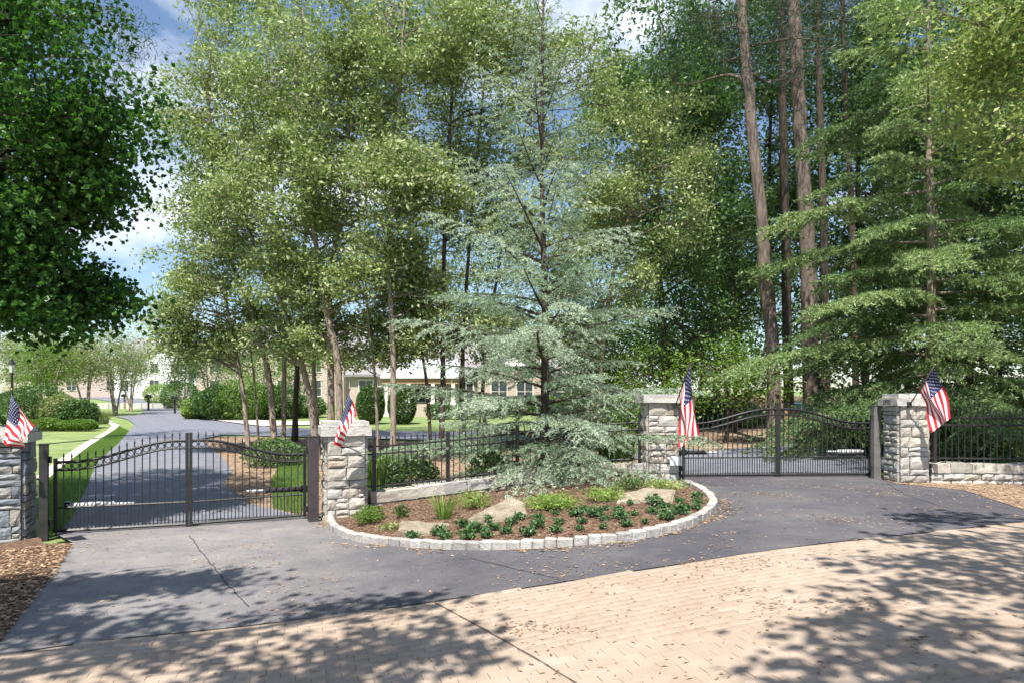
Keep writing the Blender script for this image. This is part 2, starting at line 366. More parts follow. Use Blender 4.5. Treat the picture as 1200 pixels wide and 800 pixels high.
# drive beyond the right gate
sheet('gate_drive', pxs([(800, 557), (1024, 556.5), (1060, 535), (1130, 520), (1250, 512), (1250, 507), (1090, 508), (1000, 512), (905, 521), (830, 528), (760, 520), (740, 536), (770, 548)]), 0.010, asph_far, 0.9)
sheet('sidewalk', pxs([(40, 560), (66, 540), (100, 518), (125, 505), (131, 499), (124, 494), (108, 490.5), (112, 489), (126, 491.5), (140, 498), (133, 506), (108, 520), (80, 541), (55, 562)]), 0.016, conc, 1.0)
sheet('sidewalk', pxs([(224, 481.5), (196, 473), (160, 465.6), (160, 464.6), (196, 470), (226, 477)]), 0.03, conc, 1.5)
sheet('driveway_apron', pxs([(240, 490.5), (262, 490), (330, 493), (420, 494), (420, 497), (345, 497.5), (308, 499)]), 0.02, conc, 1.5)
# mulch and leaf litter areas
sheet('mulch_bed', pxs([(-150, 800), (0, 753), (40, 701), (70, 663), (85, 637), (50, 638), (47, 630), (-160, 668)]), 0.02, mulch, 0.5)
MID = pxs([(262, 566), (290, 590), (357, 605)]) + [Vector((-2.3, 12.4, 0)), Vector((-1, 13.25, 0)), Vector((.6, 13.85, 0)), Vector((1.9, 13.95, 0)), Vector((2.8, 13.7, 0)), Vector((3.4, 14.2, 0))] + pxs([(770, 548), (740, 536), (700, 524), (560, 518.5), (420, 515.5), (300, 512), (262, 511), (238, 515), (262, 537), (272, 552)])
sheet('mulch_bed', MID, 0.006, litter, 0.8)
sheet('leaf_litter_verge', pxs([(1024, 559), (1050, 567), (1130, 575), (1200, 598), (1420, 581), (1420, 560), (1100, 563), (1040, 556)]), 0.02, litter, 0.5)
sheet('leaf_litter_island', pxs([(830, 528), (905, 521.5), (1000, 512.5), (1090, 508.5), (1250, 507), (1250, 494), (760, 496), (700, 505), (760, 519)]), 0.012, litter, 1.5)
sheet('leaf_litter_verge', [Vector((8.3, 13.5)), Vector((8.6, 19)), Vector((30, 24)), Vector((30, 13.0)), Vector((14, 12.9))], 0.006, mulch, 0.8)

sheet('forest_floor', [Vector((4.5, 34)), Vector((3, 45)), Vector((6, 90)), Vector((80, 90)), Vector((80, 18)), Vector((31, 16)), Vector((31, 25)), Vector((22, 30)), Vector((12, 34))], -.01, mulch, 2.5)
# ------------------------------------------------------------------ brick street in front
ebase = Vector((edge[4].x, edge[4].y)); ang = math.atan2(edge[8].y-edge[3].y, edge[8].x-edge[3].x)
eu, ev = Vector((math.cos(ang), math.sin(ang))), Vector((-math.sin(ang), math.cos(ang)))
strt = [Vector((p.x, p.y+.35)) for p in edge_s] + [Vector((24, 6)), Vector((20, -5)), Vector((-14, -5)), Vector((-14, 5))]
road = sheet('brick_street', [(p[0], p[1]) for p in strt], 0.0, sand_m, 0.7)
road['label'] = 'tan brick street with sand filled joints'
er = [(p.x, p.y) for p in edge_s]
def edge_y(x):
    for i in range(len(er)-1):
        if er[i][0] <= x <= er[i+1][0]:
            t = (x-er[i][0])/(er[i+1][0]-er[i][0]); return er[i][1]+t*(er[i+1][1]-er[i][1])
    return er[0][1] if x < er[0][0] else er[-1][1]
BL, BW, JT = 0.215, 0.108, 0.003
bricks = []
for j in range(-110, 40):
    for i in range(-75, 110):
        u, v = (i+0.5*(j % 2))*BL, j*BW
        c = ebase+eu*u+ev*v
        if c.y < 1.5 or abs(c.x) > 0.86*c.y+1.2: continue
        if c.y + 0.035 > edge_y(c.x): continue
        bricks.append((c.x, c.y, c.y+abs(c.x)*0.12 if True else 0))
def brick_mesh():
    hx, hy, b = BL/2-JT/2, BW/2-JT/2, 0.003
    vs = []
    for z, ins in ((0.0, 0), (0.0152, 0), (0.017, b)):
        vs += [(-hx+ins, -hy+ins, z), (hx-ins, -hy+ins, z), (hx-ins, hy-ins, z), (-hx+ins, hy-ins, z)]
    fs = [(8, 9, 10, 11)]
    for r in (0, 4):
        for k in range(4): fs.append((r+k, r+(k+1) % 4, r+4+(k+1) % 4, r+4+k))
    return np.array(vs), fs
bv, bf = brick_mesh()
R = np.array([[math.cos(ang), -math.sin(ang)], [math.sin(ang), math.cos(ang)]])
vis = [b for b in bricks if b[1] > 4.15 and abs(b[0]) < 0.75*b[1]]
vis.sort(key=lambda b: b[1]); near = set(vis[:300])
shared = bpy.data.meshes.new('brick'); shared.from_pydata([tuple(v) for v in bv], [], bf); shared.materials.append(paver_ob); shared.update()
for b in vis[:300]:
    gx_ = (g(b[0]+.1, b[1])-g(b[0]-.1, b[1]))/.2
    o = link('brick', shared, road, (b[0], b[1], g(b[0], b[1])-0.001+rnd.uniform(-.001, .0015)), (rnd.uniform(-.003, .003), -math.atan(gx_)+rnd.uniform(-.003, .003), ang))
rest = [b for b in bricks if b not in near]
allV, allF = [], []
for n_, b in enumerate(rest):
    t = bv.copy(); t[:, :2] = bv[:, :2] @ R.T
    t[:, 0] += b[0]; t[:, 1] += b[1]
    slope = (g(b[0]+.1, b[1])-g(b[0]-.1, b[1]))/.2
    t[:, 2] += g(b[0], b[1])-0.001+rnd.uniform(-.0007, .0007) + slope*(t[:, 0]-b[0]) + (t[:, 0]-b[0])*rnd.uniform(-.003, .003)
    allV.append(t); allF += [[i+n_*12 for i in f] for f in bf]
me = np_mesh('paver_field', np.concatenate(allV), np.array(allF), paver_is)
tag(link('paver_field', me, road), kind='stuff')

def seam(name, L, w, dz, m_, wob=.01):
    P = [hit(*q) for q in L]; pts = []
    for i in range(len(P)-1):
        k = max(2, int((P[i+1]-P[i]).length/.12))
        for j in range(k): q = P[i].lerp(P[i+1], j/k); pts.append(Vector((q.x+rnd.uniform(-wob, wob), q.y+rnd.uniform(-wob, wob))))
    pts.append(Vector((P[-1].x, P[-1].y))); V = []
    for i, q in enumerate(pts):
        d = (pts[min(i+1, len(pts)-1)]-pts[max(i-1, 0)]).normalized(); ww = w*rnd.uniform(.6, 1.2)
        for sg in (-1, 1): x, y = q.x-d.y*ww*sg, q.y+d.x*ww*sg; V.append((x, y, g(x, y)+dz))
    me = bpy.data.meshes.new(name); me.from_pydata(V, [], [(2*i, 2*i+2, 2*i+3, 2*i+1) for i in range(len(pts)-1)]); me.materials.append(m_); me.update()
    if sum(p.normal.z for p in me.polygons) < 0: me.flip_normals()
    tag(link(name, me), kind='structure')
joint_m = mat('dark_joint', (0.05, 0.04, 0.035), (0.13, 0.10, 0.08), 20, .95, coord='World')
seam('paving_joint', [(505, 705), (560, 735), (625, 772), (690, 812)], .009, .0195, joint_m, .002)
crack_m = mat('asphalt_crack', (0.03, 0.03, 0.033), (0.06, 0.06, 0.062), 20, .95, coord='World')
seam('asphalt_crack', [(222, 628), (238, 650), (262, 680), (292, 712)], .007, .0165, crack_m, .012)
seam('asphalt_crack', [(552, 655), (590, 664), (650, 678)], .007, .0165, crack_m, .012)
seam('asphalt_crack', [(1040, 566), (1060, 580), (1110, 596)], .008, .0165, crack_m, .015)
seam('asphalt_crack', [(60, 690), (150, 668), (215, 662)], .005, .0165, crack_m, .015)
# ------------------------------------------------------------------ stone work
def stone_mesh(w, h, d, rough, mt, seed):
    """box spanning x 0..w, z 0..h, front face at y=-d, knobbled like a split stone"""
    r = random.Random(seed)
    nx, nz = 4, 3
    V, Fs = [], []
    def edgejit(): return r.uniform(-1, 1)*0.006
    for j in range(nz+1):
        for i in range(nx+1):
            bx, bz = i/nx, j/nz
            border = i in (0, nx) or j in (0, nz)
            y = -d + (0.008+r.random()*0.009 if border else -abs(r.gauss(0, 1))*rough*0.5)
            V.append((bx*w+(0 if i in (0, nx) else edgejit()*2)+(edgejit() if i in (0, nx) else 0), y, bz*h+edgejit()))
    for j in range(nz):
        for i in range(nx):
            a = j*(nx+1)+i; Fs.append((a, a+1, a+nx+2, a+nx+1))
    k = len(V); ring = [i for i in range(nx+1)] + [(j+1)*(nx+1)-1 for j in range(1, nz+1)] + [nz*(nx+1)+i for i in range(nx-1, -1, -1)] + [j*(nx+1) for j in range(nz-1, 0, -1)]
    for i in ring: V.append((V[i][0], 0.0, V[i][2]))
    for q in range(len(ring)):
        a, b = ring[q], ring[(q+1) % len(ring)]; Fs.append((b, a, k+q, k+(q+1) % len(ring)))
    me = bpy.data.meshes.new('stone'); me.from_pydata(V, [], Fs); me.materials.append(mt); me.update(); return me
def course(total, wmin, wmax, r):
    out = []; x = 0
    while total-x > wmax: w = r.uniform(wmin, wmax); out.append((x, w)); x += w
    rest_ = total-x
    if rest_ < wmin*0.6 and out: x0, w0 = out.pop(); out.append((x0, w0+rest_))
    else: out.append((x, rest_))
    return out
def face_stones(parent, origin, dirv, length, z0, z1, mt, seed, hs=(0.10, 0.25), ws=(0.14, 0.38), relief=0.05, rough=0.016, zs=None):
    """lay stones on a vertical face: origin (x,y), dirv unit along the face; stones project to the right-hand side of dirv"""
    r = random.Random(seed); z = z0
    rz = math.atan2(dirv[1], dirv[0]); k = 0
    rows = zs
    if rows is None:
        rows = []
        while z1-z > hs[1]*1.35: h = r.uniform(*hs); rows.append((z, h)); z += h
        rows.append((z, z1-z))
    for (zz, h) in rows:
        items = []
        for (x, w) in course(length, ws[0], ws[1], r):
            if h > 0.16 and r.random() < 0.33:
                hh = h*r.uniform(0.4, 0.6); items += [(x, w, zz, hh), (x, w, zz+hh, h-hh)]
            else: items.append((x, w, zz, h))
        for (x, w, za, h_) in items:
            k += 1
            me = stone_mesh(w-0.012, h_-0.012, relief+r.uniform(-.008, .014), rough, mt, seed*1000+k)
            link('stone', me, parent, (origin[0]+dirv[0]*(x+.006), origin[1]+dirv[1]*(x+.006), za+.006), (0, 0, rz))
    return rows
def pillar(cx, cy, w, d, rz, z0, ztop, mt, seed, label, caps):
    t = empty('stone_pillar', (cx, cy, z0), rz); tag(t, label, 'pillar', 'stone gate pillars')
    H = ztop-z0; c = 0.05; body = H-sum(k[1] for k in caps)
    m = MB(); m.box(-w/2+c+.004, w/2-c-.004, -d/2+c+.004, d/2-c-.004, -0.4, body-.002); m.obj('mortar_core', mortar, t)
    rows = face_stones(t, (-w/2+c, -d/2+c), (1, 0), w-2*c, -0.12, body, mt, seed)
    face_stones(t, (w/2-c, -d/2+c), (0, 1), d-2*c, -0.12, body, mt, seed+1)
    face_stones(t, (w/2-c, d/2-c), (-1, 0), w-2*c, -0.12, body, mt, seed+2)
    face_stones(t, (-w/2+c, d/2-c), (0, -1), d-2*c, -0.12, body, mt, seed+3)
    z = body
    r = random.Random(seed)
    for over, h, pieces in caps:
        W2, D2 = w/2+over, d/2+over
        xs = [-W2]+sorted(r.uniform(-W2*0.5, W2*0.5) for _ in range(pieces-1))+[W2]
        for i in range(pieces):
            mm = MB(); mm.box(xs[i]+.003, xs[i+1]-.003, -D2, D2, z+.002, z+h-.002)
            me = mm.mesh('cap_stone', cap_m); bm = bmesh.new(); bm.from_mesh(me)
            bmesh.ops.subdivide_edges(bm, edges=bm.edges[:], cuts=3, use_grid_fill=True)
            for v in bm.verts:
                q = noise.noise_vector(Vector((v.co.x*6+seed, v.co.y*6, v.co.z*9)))
                v.co += q*0.011
            bm.to_mesh(me); bm.free(); link('cap_stone', me, t)
        z += h
    return t
pA = pillar(-7.74, 10.32, 0.80, 0.72, math.radians(22), 0.0, 1.70, stone_blue, 11, 'blue grey stone pillar at the left edge beside the black gate post', [(0.05, 0.13, 2), (0.0, 0.10, 2)])
pB = pillar(-2.97, 12.10, 0.74, 0.70, math.radians(19), 0.0, 1.73, stone_ob, 21, 'rough pale stone pillar between the left gate and the mulch bed', [(0.06, 0.16, 2), (0.02, 0.09, 3)])
C0 = gx(777, 13.15)
pC = pillar(C0.x, 13.47, 0.66, 0.62, math.radians(2), 0.42, 2.21, stone_ob, 31, 'stone pillar with a small white panel between the bed and the right gate', [(0.07, 0.17, 1)])
pD = pillar(7.82, 13.55, 0.64, 0.62, math.radians(-1), 0.46, 2.22, stone_ob, 41, 'stone pillar with house number carved in its cap right of the right gate', [(0.05, 0.15, 3), (0.0, 0.09, 3)])
# white panel on pillar C, number on pillar D
m = MB(); m.box(0.10, 0.31, -0.40, -0.385, 0.42, 0.60); q = m.obj('white_panel', mat('white_plastic', (0.7, 0.7, 0.71)), pC); bevel_mesh(q.data, 0.004)
fc = bpy.data.curves.new('number', 'FONT'); fc.body = '1890'; fc.size = 0.15; fc.extrude = 0.003; fc.align_x = 'CENTER'
fo = bpy.data.objects.new('number', fc); COL.objects.link(fo)
dg = bpy.context.evaluated_depsgraph_get(); nme = bpy.data.meshes.new_from_object(fo.evaluated_get(dg)); bpy.data.objects.remove(fo)
nme.materials.clear(); nme.materials.append(mat('carved_dark', (0.06, 0.05, 0.05)))
link('house_number', nme, pD, (-0.386, 0.0, 1.54), (PI/2, 0, -PI/2))

# bed wall and right wall
def low_wall(name, pts, zf, h, rows, seed, label, mt, ws):
    t = empty(name, (pts[0][0], pts[0][1], 0)); tag(t, label, 'stone wall')
    P = [Vector((p[0], p[1])) for p in spline([(p[0], p[1], 0) for p in pts], 6)]
    core = MB(); r = random.Random(seed)
    ox, oy = pts[0][0], pts[0][1]
    # mortar core, one block per span
    for i in range(len(P)-1):
        a, b = P[i], P[i+1]; d = (b-a).normalized(); nrm = Vector((d.y, -d.x))
        za, zb = zf(a.x, a.y), zf(b.x, b.y)
        q = []
        for pt, z in ((a, za), (b, zb)):
            for off in (-.03, .30):
                for zz in (-.3, h-.02):
                    c = pt-nrm*off; q.append((c.x-ox, c.y-oy, z+zz))
        core.add(q, [(0, 4, 5, 1), (2, 3, 7, 6), (1, 5, 7, 3), (0, 2, 6, 4), (0, 1, 3, 2), (4, 6, 7, 5)])
    core.obj('mortar_core', mortar, t)
    L = [0]
    for i in range(len(P)-1): L.append(L[-1]+(P[i+1]-P[i]).length)
    def along(s):
        for i in range(len(P)-1):
            if s <= L[i+1] or i == len(P)-2:
                d = (P[i+1]-P[i]).normalized(); return P[i]+d*(s-L[i])
    k = 0
    for (z0, z1, top) in rows:
        for (s, w) in course(L[-1], ws[0]*(1.4 if top else 1), ws[1]*(1.3 if top else 1), r):
            a, b = along(s), along(s+w); d = (b-a).normalized(); k += 1
            z = zf((a.x+b.x)/2, (a.y+b.y)/2); slope = (zf(b.x, b.y)-zf(a.x, a.y))/max(.01, (b-a).length)
            if top:
                mm = MB(); mm.box(.004, (b-a).length-.006, -0.07+r.uniform(-.015, .01), 0.36, z0+.006, z1+r.uniform(-.008, .012)); me = mm.mesh('stone', mt)
                bm = bmesh.new(); bm.from_mesh(me); bmesh.ops.subdivide_edges(bm, edges=bm.edges[:], cuts=2, use_grid_fill=True)
                for v in bm.verts: v.co += noise.noise_vector(Vector((v.co.x*5+k*3, v.co.y*5, v.co.z*9)))*0.014
                bm.to_mesh(me); bm.free()
            else: me = stone_mesh((b-a).length-.012, z1-z0-.012, 0.06+r.uniform(-.01, .015), 0.03, mt, seed*777+k)
            link('stone', me, t, (a.x-ox, a.y-oy, z+(0 if top else z0)), (0, -math.atan(slope), math.atan2(d.y, d.x)))
    return t, along, L[-1]
wpts = [(-2.57, 12.35), (-1.3, 13.0), (0.4, 13.55), (1.8, 13.65), (2.62, 13.45)]
wz = lambda x, y: g(x, y)-0.02
wall1, along1, len1 = low_wall('bed_wall', wpts, wz, 0.44, [(0.0, 0.24, False), (0.24, 0.44, True)], 5, 'low grey stone wall behind the mulch bed under the iron fence', stone_ob, (0.24, 0.42))
wpts2 = [(8.15, 13.30), (10.0, 13.15), (12.5, 12.9), (16.0, 12.5)]
wall2, along2, len2 = low_wall('roadside_wall', wpts2, wz, 0.42, [(-0.05, 0.11, False), (0.11, 0.24, False), (0.24, 0.42, True)], 6, 'low pale stone wall running right from the numbered pillar', stone_ob, (0.2, 0.42))

# ------------------------------------------------------------------ iron fences
pk_cache = {}
def picket_mesh(h, w=0.016, spear=True):
    key = (round(h, 2), w, spear)
    if key in pk_cache: return pk_cache[key]
    m = MB(); m.box(-w/2, w/2, -w/2, w/2, 0, key[0])
    if spear:
        s = key[0]
        m.add([(-w*.9, -w*.5, s+.012), (w*.9, -w*.5, s+.012), (w*.9, w*.5, s+.012), (-w*.9, w*.5, s+.012), (0, 0, s+.085), (0, 0, s-.004)],
              [(0, 1, 4), (1, 2, 4), (2, 3, 4), (3, 0, 4), (1, 0, 5), (2, 1, 5), (3, 2, 5), (0, 3, 5)])
    pk_cache[key] = m.mesh('picket', iron); return pk_cache[key]
def iron_fence(along, L, label, zf, zbase, hfun, posts, step=0.118, off=0.14):
    t = empty('iron_fence', (0, 0, 0)); tag(t, label, 'fence')
    def pt(s):
        a, b = along(max(0, s-.05)), along(min(L, s+.05)); d = (b-a).normalized(); p = along(s)
        return Vector((p.x-d.y*off, p.y+d.x*off)), d
    n = int(L/step)
    for i in range(1, n):
        s = i*L/n; p, d = pt(s); z = zf(p.x, p.y)+zbase
        link('picket', picket_mesh(hfun(s)), t, (p.x, p.y, z+.03), (0, 0, math.atan2(d.y, d.x)))
    for hz, kk in ((0.10, 0), (None, -0.09), (None, -0.23)):
        pts = []
        for i in range(0, 41):
            s = L*i/40; p, d = pt(s); pts.append((p.x, p.y, zf(p.x, p.y)+zbase+(hz if hz is not None else hfun(s)+kk)))
        m = MB(); m.tube(pts, 0.016, 4); m.obj('rail', iron, t)
    for s in posts:
        p, d = pt(s); z = zf(p.x, p.y)+zbase; h = hfun(s)+0.06
        m = MB(); m.box(-.032, .032, -.032, .032, 0, h); m.box(-.038, .038, -.038, .038, h, h+.02)
        o = m.obj('post', iron, t); o.location = (p.x, p.y, z); o.rotation_euler = (0, 0, math.atan2(d.y, d.x))
    return t
iron_fence(along1, len1, 'black iron picket fence on the low wall behind the conifer', wz, 0.43, lambda s: 0.92, [0.12, 1.55, 2.95, 3.95, len1-.12])
iron_fence(along2, len2, 'black iron picket fence on the wall at the right edge', wz, 0.41, lambda s: 0.98, [0.15, 2.3, 4.5, 6.8])

# ------------------------------------------------------------------ gates
def gate_leaf(hinge, meet, zh, zm, label, npk):
    """hinge, meet: (x,y) of the two ends at ground level zh, zm"""
    a, b = Vector(hinge), Vector(meet); L = (b-a).length; d = (b-a)/L
    t = empty('gate_leaf', (a.x, a.y, zh), math.atan2(d.y, d.x)); tag(t, label, 'gate', 'arched iron gate leaves')
    sl = (zm-zh)/L
    zb = lambda x: 0.06+sl*x
    def top(x):
        u = x/L; return 1.13+sl*x+0.30*sst((u-.12)/.80)
    bar = []
    def rail(name, zfun, r=0.018, x0=0.0, x1=None, n=20):
        m = MB(); x1 = L if x1 is None else x1
        m.tube([(x0+(x1-x0)*i/n, 0, zfun(x0+(x1-x0)*i/n)) for i in range(n+1)], r, 4); m.obj(name, iron, t)
    rail('bottom_rail', zb, 0.026); rail('middle_rail', lambda x: zb(x)+0.36, 0.014)
    rail('top_rail', top, 0.021); rail('lower_top_rail', lambda x: top(x)-.125, 0.016)
    for x, hh in ((0.0, top(0)+.06), (L, top(L)+.13)):
        m = MB(); m.box(x-.024, x+.024, -.024, .024, zb(x)-.03, hh); m.obj('stile', iron, t)
    for i in range(1, npk):
        x = L*i/npk
        link('picket', picket_mesh(top(x)-zb(x)+.07), t, (x, 0, zb(x)))
    for i in range(npk):
        x = L*(i+.5)/npk
        link('short_picket', picket_mesh(0.37, 0.014, False), t, (x, 0, zb(x)))
        c = (x, 0, top(x)-.0625)
        m = MB(); rr = min(.042, L/npk/2-.006); m.tube([(rr*math.cos(2*PI*k/12), 0, rr*math.sin(2*PI*k/12)) for k in range(13)], 0.006, 4, False)
        me = ring_mesh.setdefault(round(rr, 3), None) or m.mesh('ring', iron); ring_mesh[round(rr, 3)] = me
        link('ring', me, t, c)
    return t
ring_mesh = {}
def lerp2(a, b, t): return (a[0]+(b[0]-a[0])*t, a[1]+(b[1]-a[1])*t)
LL = ((65-600)/F*10.62, 10.62); LR = ((357-600)/F*12.0, 12.0); LM = ((221.5-600)/F*11.25, 11.25)
gapd = 0.02
gate_leaf(LL, lerp2(LL, LM, .985), 0.0, 0.0, 'left leaf of the left gate with a white opener arm', 17)
gate_leaf(LR, lerp2(LR, LM, .985), 0.02, 0.0, 'right leaf of the left gate beside the rough pillar', 16)
RL = ((801-600)/F*14.25, 14.25); RR = ((1020-600)/F*14.4, 14.4); RM = ((911.5-600)/F*14.3, 14.3)
gate_leaf(RL, lerp2(RL, RM, .988), g(*RL), g(*RM), 'left leaf of the right gate beside the pillar with white panel', 19)
gate_leaf(RR, lerp2(RR, RM, .988), g(*RR), g(*RM), 'right leaf of the right gate beside the numbered pillar', 19)
def gate_post(px, d, w, h, label, tone=None):
    p = gx(px, d); t = empty('gate_post', p, math.radians(26) if px < 400 else 0); tag(t, label, 'post', 'steel gate posts')
    m = MB(); m.box(-w/2, w/2, -w/2, w/2, -.3, h); o = m.obj('shaft', tone or iron_post, t); bevel_mesh(o.data, .004)
    m = MB(); m.box(-w/2-.006, w/2+.006, -w/2-.006, w/2+.006, h, h+.018); m.obj('post_cap', tone or iron_post, t)
    for z in (.18, h-.28):
        m = MB(); m.tube([(w*.7 if px < 200 or 700 < px < 900 else -w*.7, 0, z), (w*.7 if px < 200 or 700 < px < 900 else -w*.7, 0, z+.1)], .022, 8); m.obj('hinge', iron, t)
    return t
gate_post(51.5, 10.35, .115, 1.42, 'black steel gate post beside the blue grey pillar')
gate_post(367, 11.75, .165, 1.46, 'dark steel gate post left of the rough pale pillar', mat('grey_post', (0.045, 0.035, 0.04), (0.075, 0.062, 0.065), 6, .5))
gate_post(794.5, 14.0, .11, 1.46, 'steel gate post right of the pillar with white panel')
gate_post(1026.5, 14.05, .15, 1.50, 'grey steel gate post left of the numbered pillar', mat('grey_post2', (0.13, 0.125, 0.12), (0.20, 0.19, 0.18), 6, .5))
def opener(p0, p1, z, m_, label):
    a, b = Vector((*p0, z)), Vector((*p1, z))
    t = empty('gate_opener', a); tag(t, label, 'gate opener', 'gate opener arms')
    d = b-a
    m = MB(); m.tube([d*0, d*.68], .045, 10); m.obj('housing', m_, t, True)
    m = MB(); m.tube([d*.66, d], .02, 8); m.obj('piston', steel, t, True)
    m = MB(); m.box(-.05, .05, -.03, .06, -.06, .06); m.obj('bracket', iron, t)
off = Vector((-.09, .22))
opener((LL[0]+.08, LL[1]+.16), (LL[0]+1.0, LL[1]+.44), 0.43, mat('white_housing', (0.62, 0.62, 0.62)), 'white opener arm behind the left leaf of the left gate')
opener((LR[0]-.05, LR[1]+.12), (LR[0]-.95, LR[1]-.18), 0.52, mat('dark_housing', (0.03, 0.03, 0.035)), 'dark opener arm behind the right leaf of the left gate')
opener((RL[0]+.05, RL[1]+.16), (RL[0]+.75, RL[1]+.16), g(*RL)+.52, MATS['dark_housing'], 'dark opener arm behind the left leaf of the right gate')
opener((RR[0]-.08, RR[1]+.16), (RR[0]-.85, RR[1]+.16), g(*RR)+.52, MATS['white_housing'], 'pale opener arm behind the right leaf of the right gate')

# ------------------------------------------------------------------ flags
def flag(pole_base, pole_tip, TL, BLc, TR, BR, label, folds, amp, sag=0.05, ph=0.0):
    pb, pt_ = Vector(pole_base), Vector(pole_tip)
    t = empty('flag', pb); tag(t, label, 'flag', 'american flags on the pillars')
    m = MB(); m.tube([pb-pb, pt_-pb], .011, 8); m.obj('pole', mat('flag_pole', (0.05, 0.035, 0.03), (0.09, 0.07, 0.055), 9, .5), t, True)
    m = MB(); m.lathe([(.001, -.02), (.018, -.012), (.02, 0), (.016, .014), (.001, .02)], tuple(pt_-pb), 8); m.obj('finial', mat('finial_metal', (0.25, 0.2, 0.1), metallic=.6, rough=.4), t, True)
    m = MB(); m.box(-.03, .03, -.02, .05, -.05, .06); m.obj('bracket', iron, t)
    TL, BLc, TR, BR = [Vector(q)-pb for q in (TL, BLc, TR, BR)]
    along_ = ((TR-TL)+(BR-BLc)).normalized(); hoist = (BLc-TL).normalized()
    nrm = along_.cross(hoist).normalized()
    if nrm.y > 0: nrm = -nrm
    NU, NV = 60, 52
    def pos(u, v, lift=0.0):
        p = TL.lerp(TR, u).lerp(BLc.lerp(BR, u), v)
        k = min(1, u*2.5)
        w = math.sin((v*folds+u*0.7)*2*PI+ph)*amp*k + math.sin((v*folds*.5-u*1.3)*2*PI+1.3+ph)*amp*.6*k
        side = math.cos((v*folds+u*0.5)*2*PI+ph)*amp*.55*k
        return p+nrm*(w+lift)+hoist*side+Vector((0, 0, -sag*math.sin(PI*v)*u))
    V, Fs, MI = [], [], []
    for j in range(NV+1):
        for i in range(NU+1): V.append(pos(i/NU, j/NV))
    for j in range(NV):
        for i in range(NU):
            a = j*(NU+1)+i; Fs.append((a, a+1, a+NU+2, a+NU+1))
            MI.append(2 if (i < NU*.4 and j < NV*7/13) else (0 if int((j+.5)/NV*13) % 2 == 0 else 1))
    for s in (1, -1):
        for r in range(9):
            for c in range(6 if r % 2 == 0 else 5):
                u = .4*((c+.5)/6 + (0 if r % 2 == 0 else .5/6)); v = 7/13*(r+.6)/9.3; k = len(V)
                V.append(pos(u, v, s*.004))
                for q in range(10):
                    rr = .0165 if q % 2 == 0 else .007
                    V.append(pos(u+rr*.85*math.cos(q*PI/5), v+rr*1.5*math.sin(q*PI/5), s*.004))
                for q in range(10): Fs.append((k, k+1+q, k+1+(q+1) % 10)); MI.append(1)
    me = bpy.data.meshes.new('cloth'); me.from_pydata([tuple(v) for v in V], [], Fs)
    for q in (red, white, navy): me.materials.append(q)
    me.polygons.foreach_set('material_index', MI); me.update(); me.polygons.foreach_set('use_smooth', [True]*len(Fs))
    link('cloth', me, t)
flag(at(16, 512, 9.85), at(14, 456, 9.35), at(13.5, 459, 9.4), at(4, 519, 9.45), at(37, 500, 9.3), at(26, 526, 9.42), 'small flag drooping on the blue grey pillar at the left edge', 1.0, .035, .0, .4)
flag(at(399, 511, 11.68), at(409.5, 455, 11.25), at(409, 459, 11.28), at(391, 520, 11.4), at(417.5, 487, 11.2), at(398, 525, 11.45), 'flag folded narrow in front of the rough pale pillar', 1.0, .03, .0, 1.4)
flag(at(791.5, 475, 13.1), at(809.5, 423, 12.6), at(809, 427, 12.62), at(796, 463, 12.98), at(817, 510, 12.72), at(796, 524, 12.9), 'flag hanging straight down at the pillar with the white panel', 1.5, .04, .0, 0.2)
flag(at(1066, 474, 13.15), at(1096, 427, 12.6), at(1095, 430, 12.62), at(1078, 458, 12.95), at(1116, 488, 12.65), at(1093, 505, 12.85), 'flag spread open at the numbered pillar on the right', 1.2, .045, .0, 2.2)

# ------------------------------------------------------------------ mulch island with granite kerb
island = empty('planting_island', (0, 0, 0)); tag(island, kind='structure')
kc = [Vector((p.x, p.y)) for p in kerb]
KL = [0]
for i in range(len(kc)-1): KL.append(KL[-1]+(kc[i+1]-kc[i]).length)
def kpt(s):
    for i in range(len(kc)-1):
        if s <= KL[i+1] or i == len(kc)-2:
            d = (kc[i+1]-kc[i]).normalized(); return kc[i]+d*(s-KL[i]), d
inner = []
s = 0.0; k = 0
while s < KL[-1]-.1:
    w = rnd.uniform(.15, .215); (a, d) = kpt(s); (b, _) = kpt(min(KL[-1], s+w)); d = (b-a).normalized(); k += 1
    me = MB(); me.box(.003, (b-a).length-.004, 0, .125, -.05, .125+rnd.uniform(-.008, .008)); me = me.mesh('kerb_stone', granite)
    bm = bmesh.new(); bm.from_mesh(me); bmesh.ops.bevel(bm, geom=bm.edges[:], offset=.012, segments=1, affect='EDGES')
    for v in bm.verts: v.co += noise.noise_vector(v.co*9+Vector((k*2.7, 0, 0)))*0.010
    bm.to_mesh(me); bm.free()
    link('kerb_stone', me, island, (a.x, a.y, g(a.x, a.y)), (0, 0, math.atan2(d.y, d.x)+rnd.uniform(-.03, .03)))
    s += w
for i in range(0, len(kc), 3):
    j = min(i+1, len(kc)-1); d = (kc[j]-kc[j-1]).normalized(); inner.append(kc[i]+Vector((-d.y, d.x))*.1)
def bedz(x, y):
    # the bed swells gently towards its middle
    dmin = min((Vector((x, y))-p).length for p in inner)
    return g(x, y)+0.07+0.13*sst(dmin/1.2)
wallfront = [along1(len1*i/10) for i in range(11)]
bedpoly = inner + [Vector((3.3, 13.2)), Vector((2.7, 13.3))] + [p+Vector((.03, .04)) for p in reversed(wallfront)] + [Vector((-2.5, 11.9)), Vector((-3.1, 11.75))]
bed = sheet('mulch', [(p.x, p.y) for p in bedpoly], 0.0, mulch, 0.25, zf=bedz, parent=island)
def bed_at(px, py):
    dx, dz = (px-600)/F, (HZ-py)/F; d = 7.0
    while d < 16:
        x = dx*d
        if EYE+dz*d <= bedz(x, d): break
        d += .02
    return Vector((dx*d, d, bedz(dx*d, d)))
